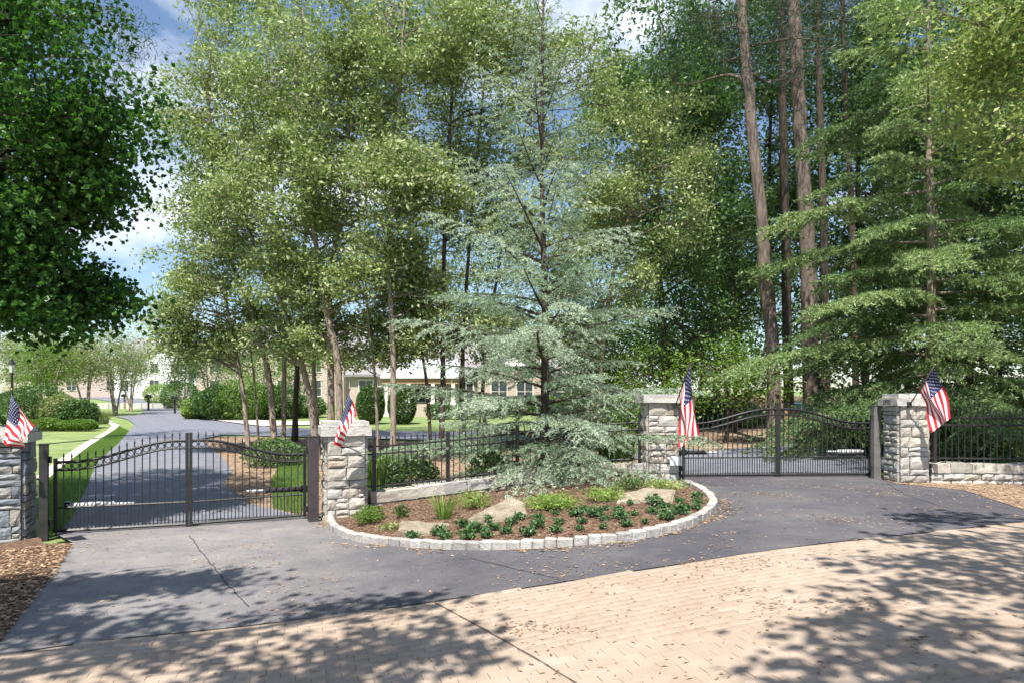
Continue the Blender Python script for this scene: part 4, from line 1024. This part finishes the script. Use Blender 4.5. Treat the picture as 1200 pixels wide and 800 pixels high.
# elms between the drives: pale leaning multi-stemmed trunks
def elm(label, stems, blobs, seedv, n=40, bk=bark_elm, lm=L_elm, **kw):
    return leaf_tree('elm_tree', label, stems, blobs, lm, bk, leaf=kw.pop('leaf', .125), nper=n, crad=kw.pop('crad', .26), gap=kw.pop('gap', .16), limbs=14, seedv=seedv, group='tall pale barked trees between the drives', fscale=.62, up=.6, asp=.48, flat=.42, droop=.3, **kw)
def S(L, d, r0, r1): return (rooted(L, d), r0*.64, r1*.7)
def B(px, py, d, rx, rz, n, ry=None): p = at(px, py, d); return (p.x, d, p.z, rx, ry or rx*.85, rz, int(n*1.45))
elm('pale multi stemmed tree at the left of the clump beside the street', [S([(292, 520), (287, 480), (280, 430), (270, 380), (262, 330)], 23, .15, .06), S([(322, 523), (316, 450), (303, 390), (285, 340), (262, 280), (250, 200), (245, 120)], 23, .20, .05), S([(332, 523), (333, 440), (332, 370), (328, 300), (320, 220), (318, 120)], 23.3, .14, .04), S([(304, 520), (300, 470), (296, 430), (290, 380)], 23.6, .07, .04)],
    [B(262, 300, 23, 2.6, 2.9, 260), B(275, 130, 23, 2.6, 3.2, 260), B(215, 375, 23, 1.3, 1.0, 60), B(300, 30, 24, 2.4, 2.2, 130), B(235, 400, 23, 1.5, .9, 60), B(300, 380, 23, 1.4, .8, 50), B(200, 330, 23.5, 1.2, 1.2, 50)], 1.1)
elm('tree with a thick trunk leaning left behind the left gate', [S([(372, 516), (362, 460), (345, 400), (328, 350), (305, 310), (290, 260), (280, 190)], 21.5, .19, .05), S([(376, 516), (368, 440), (372, 360), (368, 250), (360, 120), (355, 10)], 22, .12, .04)],
    [B(330, 250, 21.5, 2.4, 2.4, 220), B(365, 110, 21.5, 2.4, 3.0, 240), B(340, 340, 21.5, 1.8, 1.2, 90), B(335, 395, 21.8, 1.5, .7, 46)], 2.2)
elm('tree with two crossing pale trunks just left of the rough pillar', [S([(398, 515), (396, 430), (384, 370), (376, 320), (362, 240), (350, 150), (345, 60)], 20.5, .19, .05), S([(388, 515), (388, 430), (386, 340), (400, 240), (410, 130), (415, 20)], 21, .20, .05)],
    [B(410, 190, 20.5, 2.3, 2.6, 230), B(420, 60, 20.5, 2.4, 2.4, 200), B(430, 300, 20.5, 1.8, 1.5, 110), B(415, 390, 21, 1.8, .9, 80)], 3.3)
elm('tree with one smooth upright trunk right of the rough pillar', [S([(460, 520), (461, 440), (458, 360), (455, 300), (462, 200), (470, 90), (475, -20)], 20, .15, .05), S([(443, 520), (440, 450), (432, 380), (428, 300), (430, 180)], 20.6, .08, .03)],
    [B(475, 230, 20, 2.0, 2.2, 180), B(490, 80, 20, 2.2, 2.6, 200), B(455, 330, 20.5, 1.8, 1.1, 90), B(485, 385, 21, 1.7, .8, 70), B(440, 415, 21, 1.0, .4, 22)], 4.4)
elm('tree with dark slender stems behind the left boughs of the conifer', [S([(506, 520), (500, 450), (492, 400), (485, 340), (490, 220)], 21, .09, .04), S([(516, 520), (519, 450), (519, 380), (522, 250), (530, 100), (535, -10)], 21, .15, .05)],
    [B(545, 210, 21.5, 2.0, 2.4, 170), B(560, 60, 21.5, 2.2, 2.3, 180), B(520, 372, 21.5, 2.0, 1.3, 150)], 5.5, bk=bark_dark)
elm('trio of dark stems behind the conifer trunk', [S([(545, 520), (542, 440), (545, 360), (555, 220), (570, 80)], 22, .14, .04), S([(575, 520), (566, 470), (572, 400), (590, 280), (620, 130)], 22.4, .12, .04), S([(561, 520), (565, 450), (575, 380)], 22.8, .07, .03)],
    [B(640, 250, 22.5, 2.6, 2.6, 170), B(660, 110, 23, 2.8, 2.4, 150), B(610, 30, 23, 2.4, 1.8, 110), B(590, 385, 23, 2.2, 1.1, 90)], 6.6, bk=bark_dark)
elm('pale green tree spreading right of the conifer toward the pines', [S([(700, 520), (704, 440), (715, 340), (735, 260), (760, 190)], 24, .16, .05)],
    [B(745, 230, 24, 2.9, 2.6, 240), B(790, 160, 24, 2.0, 2.0, 110), B(700, 330, 24, 2.0, 1.6, 80), B(670, 395, 24, 1.5, .8, 36)], 7.7)
elm('large tree behind the clump filling the gaps above the street', [S([(345, 510), (350, 400), (360, 250), (370, 100)], 28, .2, .06)],
    [B(300, 190, 28, 3.6, 4.5, 170), B(450, 160, 28, 4.4, 4.6, 210), B(520, 290, 28, 3.0, 2.6, 90)], 8.8, leaf=.12, bk=bark_dark)

# maple over the left gate and its long boughs above the drive
leaf_tree('maple_tree', 'big dark green maple overhanging the left gate from the left edge', [([(-11.6, 10.6, -.1), (-11.3, 10.6, 2.5), (-10.8, 10.8, 5.5), (-10.2, 11, 9.5)], .36, .12)],
          [(-9.1, 11.2, 6.9, 3.0, 3.0, 3.0, 460), (-8.6, 10.6, 4.5, 2.4, 2.0, 1.15, 200), (-7.2, 10.9, 5.1, 1.1, 1.4, .9, 90), (-10.2, 11, 10.5, 3.4, 3, 2.6, 220), (-7.7, 11.0, 6.3, 1.3, 1.8, 1.8, 90), (-7.4, 10.8, 3.9, 1.3, 1.4, .8, 110)], L_maple, bark_dark, leaf=.10, nper=44, crad=.25, gap=.14, up=.6, asp=.75, limbs=12, tri=True, seedv=31, fscale=.7)
def SB(x, y, h, rx, ry, n, rz=.35): return (x+LD.x/LD.z*h, y+LD.y/LD.z*h, h, rx, ry, rz, n)      # a bough whose shade reaches (x, y)
leaf_tree('oak_tree', 'oak standing left behind the camera whose boughs shade the drive', [([(-11.5, -2.5, -.1), (-11.2, -2.4, 4), (-9.6, -1.6, 6.8), (-7.4, -.4, 9)], .34, .12)],
          [SB(-4.4, 7.4, 9.2, 1.5, .5, 70), SB(-4.9, 6.4, 8.7, 1.6, .5, 76), SB(-3.0, 7.9, 9.2, 1.0, .25, 14), SB(-6.3, 7.4, 9.2, 1.0, .8, 26), SB(-2.9, 5.7, 8.2, 1.2, .18, 16), SB(-.9, 5.6, 8.2, 1.0, .25, 18), SB(-1.5, 6.7, 8.7, 1.1, .12, 10), SB(-1.6, 4.9, 8.2, 1.1, .2, 14), SB(-4.4, 4.6, 8.2, 1.5, .5, 30)], L_maple, bark_dark, leaf=.16, nper=30, crad=.27, gap=-.2, up=1.0, asp=.7, limbs=4, seedv=41, fscale=.6)
# yellowing tree at the right edge and long boughs above the street
leaf_tree('hardwood_tree', 'yellowing small leaved tree leaning in at the upper right corner', [([(12.5, 10.0, .3), (12.0, 10.4, 3), (11.0, 10.8, 6.5), (9.5, 11.2, 9.5)], .26, .07)],
          [(9.0, 11.5, 7.2, 1.6, 1.4, 1.7, 190), (8.4, 11.6, 8.8, 1.7, 1.5, 1.3, 150), (9.5, 11.5, 5.6, .9, 1.1, 1.3, 90), (11.2, 11, 8.6, 1.8, 2, 2.4, 120)], L_yel, bark_elm, leaf=.10, nper=44, crad=.24, gap=.10, up=.6, asp=.5, limbs=9, seedv=51, fscale=.8)
leaf_tree('oak_tree', 'oak standing right behind the camera whose boughs shade the brick street', [([(12.5, -2.5, .2), (12.0, -2.6, 4), (10.6, -1.6, 6.8), (8.0, -.2, 9)], .34, .12)],
          [SB(5.6, 8.2, 8.7, 1.2, .2, 22), SB(4.9, 7.0, 8.7, 1.9, .18, 26), SB(4.4, 6.1, 8.2, 1.6, .2, 26), SB(3.7, 5.2, 8.2, 1.5, .18, 22), SB(6.5, 7.4, 9.2, 1.2, .4, 26), SB(3.0, 4.4, 8.2, 1.5, .25, 24), SB(5.4, 5.4, 8.2, .9, .6, 26), SB(6.2, 9.6, 8.7, 1.0, .18, 12)], L_maple, bark_dark, leaf=.16, nper=26, crad=.25, gap=-.2, up=1.0, asp=.7, limbs=4, seedv=61, fscale=.6)

# far trees left of and behind the clump
FT = [(20, 47, 3.6, 2.6, 2.2, L_far, 'pale green tree at the far left behind the street lamp'), (62, 50, 4.3, 3.0, 2.4, L_far, 'pale tree behind the planting mounds'), (52, 44, 3.5, 1.8, 1.6, L_bright, 'darker green small tree above the mound shrubs'), (100, 48, 3.8, 2.0, 2.0, L_far, 'pale small tree with thin stems at the sidewalk end'),
      (134, 50, 4.0, 2.4, 2.3, L_far, 'pale spreading tree on the grass island in the street'), (152, 56, 4.0, 2.2, 2.0, L_far, 'pale tree behind the grass island tree'), (245, 60, 4.0, 2.6, 2.2, L_wood, 'dark crape myrtle beyond the round shrubs'), (215, 58, 3.4, 2.0, 1.9, L_wood, 'dark hanging tree beyond the mailboxes'), (300, 55, 4.0, 2.6, 2.4, L_bright, 'bright green tree behind the pale trunks'), (350, 50, 3.4, 2.0, 2.0, L_bright, 'bright small tree left of the crossing trunks')]
for i, (px, d, cz, r_, rz, lm, lb) in enumerate(FT):
    b = gx(px, d); st = []
    for k in range(3): a = k*2.1+i; st.append(([(b.x+.1*k, b.y, b.z-.1), (b.x+math.cos(a)*.5, d, b.z+cz*.5), (b.x+math.cos(a)*1.1, d, b.z+cz*1.05)], .09, .03))
    leaf_tree('ornamental_tree', lb, st, [(b.x, d, b.z+cz+.2, r_, r_*.8, rz, 170)], lm, bark_elm, leaf=.15, nper=26, crad=.42, gap=-.15, limbs=6, seedv=70+i*1.7, fscale=.6)
# backdrop of tall trees closing the view behind the houses
for i, (px, d, cz, r_, rz, n, lb) in enumerate([(-60, 85, 8, 9, 8, 170, 'tall tree far behind at the left edge'), (60, 110, 7, 10, 6, 150, 'distant tree line crown behind the far left houses'), (360, 95, 9, 9, 8, 170, 'distant tree behind the brick house'), (560, 80, 10, 9, 9, 200, 'tall tree behind the house roof'),
                               (700, 70, 9, 8, 8, 200, 'tall tree behind the right end of the house'), (820, 60, 8, 8, 7, 170, 'tall dark backdrop tree behind the panelled pillar'), (960, 62, 8, 8, 7, 170, 'tall dark backdrop tree behind the pine trunks'), (1120, 60, 9, 9, 8, 180, 'tall dark backdrop tree behind the deodar'), (1300, 55, 9, 8, 8, 170, 'tall dark backdrop tree beyond the right edge')]):
    b = gx(px, d)
    leaf_tree('backdrop_tree', lb, [([(b.x, b.y, b.z-.1), (b.x+.3, d, b.z+cz*.6), (b.x, d, b.z+cz*1.3)], .3, .08)], [(b.x, d, b.z+cz, r_, r_*.7, rz, n)], L_wood, bark_dark, leaf=.42, nper=30, crad=1.1, gap=-.2, limbs=8, seedv=100+i*2.3, fscale=.18, up=.8)

# ------------------------------------------------------------------ houses
brickw = mat('painted_brick', (0.42, 0.34, 0.29), (0.55, 0.46, 0.40), 7, .9, .3)
redw = mat('red_brick', (0.26, 0.15, 0.12), (0.38, 0.24, 0.19), 9, .9, .3)
cream = mat('cream_trim', (0.66, 0.63, 0.58)); whitew = mat('white_siding', (0.68, 0.68, 0.67), (0.74, 0.74, 0.73), 4, .7)
roofm = mat('grey_shingle', (0.20, 0.195, 0.19), (0.30, 0.29, 0.285), 10, .9, .4); metalr = mat('pale_metal_roof', (0.52, 0.53, 0.55), (0.60, 0.61, 0.63), 3, .45)
glass = mat('window_glass', (0.05, 0.06, 0.07), rough=.12, spec=.6); tanw = mat('tan_wood', (0.33, 0.20, 0.11), (0.42, 0.27, 0.15), 9, .8)
def window(t, x, y, z, w, h, arched=False):
    m = MB(); e = .09
    for a in ((x-w/2-e, x-w/2, z-e, z+h+e), (x+w/2, x+w/2+e, z-e, z+h+e), (x-w/2, x+w/2, z-e, z), (x-w/2, x+w/2, z+h, z+h+e), (x-.025, x+.025, z, z+h), (x-w/2, x-.026, z+h*.5-.02, z+h*.5+.02), (x+.026, x+w/2, z+h*.5-.02, z+h*.5+.02)):
        m.box(a[0], a[1], y-.07, y+.02, a[2], a[3])
    o = m.obj('window', cream, t); q = MB(); q.box(x-w/2, x+w/2, y-.03, y+.0, z, z+h); q.obj('pane', glass, o)
def gable(t, x0, x1, y0, y1, ze, zr, m_, name='roof', along_x=True):
    o = .4; m = MB()
    if along_x:
        yc = (y0+y1)/2
        m.add([(x0-o, y0-o, ze), (x1+o, y0-o, ze), (x1+o-1.2, yc, zr), (x0-o+1.2, yc, zr), (x0-o, y1+o, ze), (x1+o, y1+o, ze), (x0-o, y0-o, ze-.18), (x1+o, y0-o, ze-.18), (x0-o, y1+o, ze-.18), (x1+o, y1+o, ze-.18)],
              [(0, 1, 2, 3), (5, 4, 3, 2), (0, 3, 4), (1, 5, 2), (0, 6, 7, 1), (4, 5, 9, 8), (6, 8, 9, 7), (0, 4, 8, 6), (1, 7, 9, 5)])
    else:
        xc = (x0+x1)/2
        m.add([(x0-o, y0-o, ze), (xc, y0-o, zr), (x1+o, y0-o, ze), (x0-o, y1, ze), (xc, y1, zr), (x1+o, y1, ze), (x0-o, y0-o, ze-.2), (xc, y0-o, zr-.2), (x1+o, y0-o, ze-.2), (x0-o, y1, ze-.2), (xc, y1, zr-.2), (x1+o, y1, ze-.2)],
              [(0, 1, 4, 3), (1, 2, 5, 4), (6, 7, 1, 0), (7, 8, 2, 1), (6, 9, 10, 7), (7, 10, 11, 8), (0, 3, 9, 6), (2, 8, 11, 5), (3, 4, 10, 9), (4, 5, 11, 10)])
    return m.obj(name, m_, t)
# main house behind the conifer
hb = gx(550, 50); H = empty('house', hb); tag(H, 'cream brick house with a metal roofed porch behind the conifer', 'house')
def lx(px): return (px-600)/F*50-hb.x
m = MB(); m.box(lx(405), lx(690), 1.2, 12, -.5, 3.0); m.obj('wall', brickw, H)
m = MB(); m.box(lx(560), lx(640), -.3, 1.19, -.5, 3.2); m.obj('wall', brickw, H)
gable(H, lx(405), lx(690), 1.2, 12, 3.0, 6.0, roofm); gable(H, lx(560), lx(640), -.3, 6, 3.2, 5.2, roofm, 'front_gable_roof', False)
m = MB(); m.add([(lx(562), -.3, 3.2), (lx(638), -.3, 3.2), (lx(600), -.3, 4.95), (lx(562), -.1, 3.2), (lx(638), -.1, 3.2), (lx(600), -.1, 4.95)], [(0, 1, 2), (5, 4, 3), (0, 3, 4, 1), (1, 4, 5, 2), (2, 5, 3, 0)]); m.obj('gable_wall', whitew, H)
x0, x1 = lx(455), lx(535)
m = MB(); m.add([(x0-.3, -1.6, 2.75), (x1+.3, -1.6, 2.75), (x1, 1.2, 4.1), (x0, 1.2, 4.1), (x0-.3, -1.6, 2.62), (x1+.3, -1.6, 2.62), (x1, 1.2, 3.0), (x0, 1.2, 3.0)], [(0, 1, 2, 3), (4, 5, 1, 0), (4, 7, 6, 5), (0, 3, 7, 4), (1, 5, 6, 2)]); pr = m.obj('porch_roof', metalr, H)
for k in range(15):
    xx = x0+(x1-x0)*k/14; m = MB(); m.tube([(xx, -1.6, 2.78), (xx, 1.15, 4.11)], .03, 4); m.obj('seam', metalr, pr)
m = MB(); m.box(x0-.2, x1+.2, -1.45, -1.25, 2.25, 2.6); m.obj('porch_beam', tanw, H)
for px in (457, 482, 510, 533):
    m = MB(); m.box(lx(px)-.2, lx(px)+.2, -1.55, -1.15, -.3, .95); m.box(lx(px)-.13, lx(px)+.13, -1.48, -1.22, .95, 2.25); m.obj('porch_column', cream, H)
m = MB(); m.box(lx(484)+.2, lx(510)-.2, -1.5, -1.2, -.3, .8); m.obj('porch_half_wall', brickw, H)
for px, w, h in ((496, 1.6, 1.4), (425, 1.0, 1.6), (545, 1.0, 1.6), (660, 1.4, 1.5), (680, 1.0, 1.5)): window(H, lx(px), 1.2, .95, w, h)
for px in (585, 615): window(H, lx(px), -.3, .95, 1.1, 1.5)
# arched openings left of the porch
for px in (431, 443):
    n = 10; w = .55; V = [(-w, 0, 0), (w, 0, 0)]+[(w*math.cos(PI*k/n), 0, 1.5+w*math.sin(PI*k/n)) for k in range(n+1)]
    V2 = [(v[0], -.06, v[2]) for v in V]; m = MB(); m.add([(lx(px)+v[0], 1.19+v[1], v[2]) for v in V2], [tuple(range(len(V2)))[::-1] if False else tuple([0, 1]+list(range(2, len(V2))))]); m.obj('arched_opening', mat('dark_recess', (0.03, 0.025, 0.022)), H)
    m = MB(); m.tube([(lx(px)+w*1.08*math.cos(PI*k/n), 1.13, 1.5+w*1.08*math.sin(PI*k/n)) for k in range(n+1)], .07, 4); m.obj('arch_trim', cream, H)
m = MB(); m.box(lx(500), lx(507), 5, 6, 4.5, 7.0); m.obj('chimney', brickw, H)
def plain_house(px, d, w, dep, hw, hr, wm, rm, label, wins, garage=False):
    b = gx(px, d); t = empty('house', b); tag(t, label, 'house')
    m = MB(); m.box(-w/2, w/2, 0, dep, -1, hw); m.obj('wall', wm, t)
    gable(t, -w/2, w/2, 0, dep, hw, hr, rm)
    gable(t, -w*.12, w*.38, -1.2, dep*.4, hw, hr*.9, rm, 'front_gable_roof', False)
    m = MB(); m.box(-w*.12, w*.38, -1.2, -.01, -1, hw-.01); m.obj('front_bay', wm, t)
    xg = w*.13; m = MB(); m.add([(-w*.12, -1.2, hw), (w*.38, -1.2, hw), (xg, -1.2, hr*.9-.3), (-w*.12, -.8, hw), (w*.38, -.8, hw), (xg, -.8, hr*.9-.3)], [(0, 1, 2), (5, 4, 3), (0, 3, 4, 1), (1, 4, 5, 2), (2, 5, 3, 0)]); m.obj('gable_wall', wm, t)
    for x, z, ww, hh, bay in wins: window(t, x, -1.2 if bay else 0, z, ww, hh)
    if garage:
        m = MB(); m.box(-w*.42, -w*.42+2.6, -.05, .02, 0, 2.3); m.obj('garage_door', cream, t)
    return t
plain_house(330, 72, 18, 10, 5.4, 9, brickw, roofm, 'two storey pale brick house behind the leaning trunks', [(-7, .9, 1, 1.6, 0), (-4.5, .9, 1, 1.6, 0), (-7, 3.4, 1, 1.4, 0), (-4.5, 3.4, 1, 1.4, 0), (.5, .9, 1, 1.6, 1), (4, .9, 1, 1.6, 1), (.5, 3.4, 1, 1.3, 1), (4, 3.4, 1, 1.3, 1), (8, .9, .8, 1.6, 0)])
plain_house(186, 100, 13, 10, 5.6, 9.2, whitew, roofm, 'white house at the far end of the street', [(-5, 1, 1.2, 1.5, 0), (-5, 3.6, 1.2, 1.4, 0), (-3, 3.6, 1, 1.4, 0), (0, 1, 1.3, 1.5, 1), (3, 1, 1.3, 1.5, 1), (0, 3.6, 1.1, 1.3, 1), (3, 3.6, 1.1, 1.3, 1)])
plain_house(90, 105, 22, 10, 3.2, 6.2, brickw, roofm, 'long low cream house behind the far left trees', [(-8, 1, 1.4, 1.4, 0), (-4, 1, 1.4, 1.4, 0), (0, 1, 1.4, 1.4, 1), (6, 1, 1.4, 1.4, 1), (9.5, 1, 1.2, 1.4, 0)], True)
# retaining wall behind the mailboxes
b = gx(205, 62); t = tag(empty('retaining_wall', b), 'low pale stone retaining wall behind the mailboxes', 'wall')
for k in range(16):
    m = MB(); m.box(-7+k*1.0, -7+k*1.0+.96, 0, .3, -.3, .45); link('block', bevel_mesh(m.mesh('block', cap_m), .02), t)

# ------------------------------------------------------------------ street furniture
b = gx(14, 30); t = tag(empty('street_lamp', b), 'black post lamp with a lantern behind the small flag', 'street lamp')
m = MB(); m.lathe([(.12, 0), (.12, .15), (.07, .3), (.05, .5), (.045, 2.75), (.07, 2.8), (.05, 2.85)], n=10); m.obj('post', iron, t, True)
m = MB(); m.lathe([(.08, 2.86), (.14, 3.2), (.13, 3.21)], n=6); m.obj('lantern_glass', mat('frosted_glass', (0.6, 0.6, 0.57), rough=.3), t)
m = MB(); m.lathe([(.17, 3.21), (.15, 3.26), (.05, 3.42), (.01, 3.5)], n=6); m.obj('lantern_roof', iron, t)
for px, d, lb in ((146, 60, 'mailbox on a brown post by the grass island'), (174, 57, 'dark mailbox on the far street edge'), (205, 52, 'nearest dark mailbox left of the round shrubs')):
    b = gx(px, d); t = tag(empty('mailbox', b), lb, 'mailbox', 'mailboxes along the street')
    m = MB(); m.box(-.06, .06, -.06, .06, 0, 1.1); m.obj('post', tanw if px == 146 else iron, t)
    m = MB(); n = 8; m.tube([(-.02, -.28, 1.2), (-.02, .28, 1.2)], .14, 10); m.box(-.16, .12, -.27, .27, 1.06, 1.2); m.obj('box', iron, t)
# tan wooden stand and teal box behind the right gate
b = gx(932, 26); t = tag(empty('garden_chair', b), 'tan wooden garden chair in the shade behind the right gate', 'chair')
for x in (-.28, .28):
    for y in (-.25, .25):
        m = MB(); m.box(x-.03, x+.03, y-.03, y+.03, 0, .42 if y < 0 else .9); m.obj('leg', tanw, t)
m = MB(); m.box(-.32, .32, -.3, .22, .42, .46); m.obj('seat', tanw, t)
for k in range(5):
    m = MB(); m.box(-.25+k*.12, -.16+k*.12, .19, .215, .5, 1.0); m.obj('slat', tanw, t)
m = MB(); m.box(-.3, .3, -.02+.17, .0+.19, .8, .86); m.obj('back_rail', tanw, t)
b = gx(940, 30); t = tag(empty('storage_bin', b), 'teal bin behind the tan wooden chair', 'bin')
m = MB(); m.box(-.45, .45, -.35, .35, 0, 1.0); teal = mat('teal_plastic', (0.03, 0.12, 0.16)); bevel_mesh(m.obj('body', teal, t).data, .03)
m = MB(); m.box(-.48, .48, -.38, .38, 1.0, 1.08); bevel_mesh(m.obj('lid', teal, t).data, .02)

# ------------------------------------------------------------------ fallen leaves, grass, litter
scatter('fallen_leaves', 'dry brown leaves scattered on the drive', inpoly_pts([(p.x, p.y) for p in apron], 1900, g, lambda x, y: .08+.92*max(0, noise.noise(Vector((x*.7, y*.9, 3)))*1.8)), .038, L_dry, .9, .6, lift=.022)
nearkerb = []
for i in range(1100):
    (p, d) = kpt(rnd.uniform(.1, KL[-1])); q = abs(rnd.gauss(0, .13))+.01; x, y = p.x+d.y*q, p.y-d.x*q
    if noise.noise(Vector((x*1.5, y*1.5, 9))) > -.12: nearkerb.append((x, y, g(x, y)))
scatter('fallen_leaves', 'dry leaves gathered against the granite kerb', nearkerb, .05, L_dry, .8, .6, lift=.022)
pile = []
for (px, py, n, r) in [(816, 660, 14, .16), (850, 664, 18, .2), (880, 656, 16, .2), (922, 663, 18, .22), (868, 694, 14, .15), (912, 712, 26, .25), (985, 709, 34, .28), (812, 677, 12, .12), (612, 737, 30, .16), (1072, 751, 8, .06), (640, 745, 12, .2), (1140, 690, 14, .3), (700, 690, 10, .2), (780, 720, 8, .4), (950, 640, 14, .5), (1050, 650, 12, .5), (560, 712, 8, .2)]:
    c = hit(px, py)
    for k in range(n*2): x, y = c.x+rnd.gauss(0, r), c.y+rnd.gauss(0, r*.5); pile.append((x, y, g(x, y)))
for k in range(500):
    c = hit(rnd.uniform(150, 1250), rnd.uniform(640, 800)); 
    if c.y < edge_y(c.x): pile.append(tuple(c))
scatter('fallen_leaves', 'dry leaves and twigs lying on the brick street', pile, .045, L_dry, .9, .35, lift=.022)
scatter('leaf_litter', 'brown leaf litter under the left pillar', inpoly_pts([(q.x, q.y) for q in pxs([(-150, 800), (0, 756), (44, 701), (74, 662), (88, 637), (50, 640), (-160, 668)])], 3500, g), .06, L_dry, .7, .5, lift=.03)
scatter('leaf_litter', 'brown leaf litter along the foot of the right wall', inpoly_pts([(q.x, q.y) for q in pxs([(1028, 561), (1050, 567), (1130, 575), (1200, 598), (1420, 581), (1420, 560), (1100, 564)])], 4000, g), .055, L_dry, .7, .5, lift=.03)
scatter('leaf_litter', 'brown leaf litter among the trees between the drives', inpoly_pts([(q.x, q.y) for q in MID], 9000, g), .09, L_dry, .8, .5, lift=.02)
# short grass by the left gate
def grass_patch(label, poly, n, h):
    P = np.array(inpoly_pts([(q.x, q.y) for q in poly], n, g)); D = rng.normal(size=(n, 3))*.35; D[:, 2] = 1; D /= np.linalg.norm(D, axis=1)[:, None]
    V = tri_needles(P, D, h, .006); tag(link('grass', np_mesh('grass', V, np.arange(n*3).reshape(n, 3), L_blade, np.repeat(rng.random(n), 3))), label, kind='stuff')
grass_patch('mown grass between the sidewalk and the street behind the left gate', pxs([(58, 630), (66, 626), (84, 607), (98, 577), (108, 554), (116, 539), (139, 519), (151, 505), (140, 500), (108, 521), (80, 542), (55, 563), (40, 600)]), 60000, .07)
grass_patch('patch of grass behind the right leaf of the left gate', pxs([(320, 596), (352, 603), (375, 560), (365, 535), (330, 540), (318, 565)]), 22000, .10)
print('triangles', sum(len(o.data.loops)-2*len(o.data.polygons) for o in SC.objects if o.type == 'MESH' ))
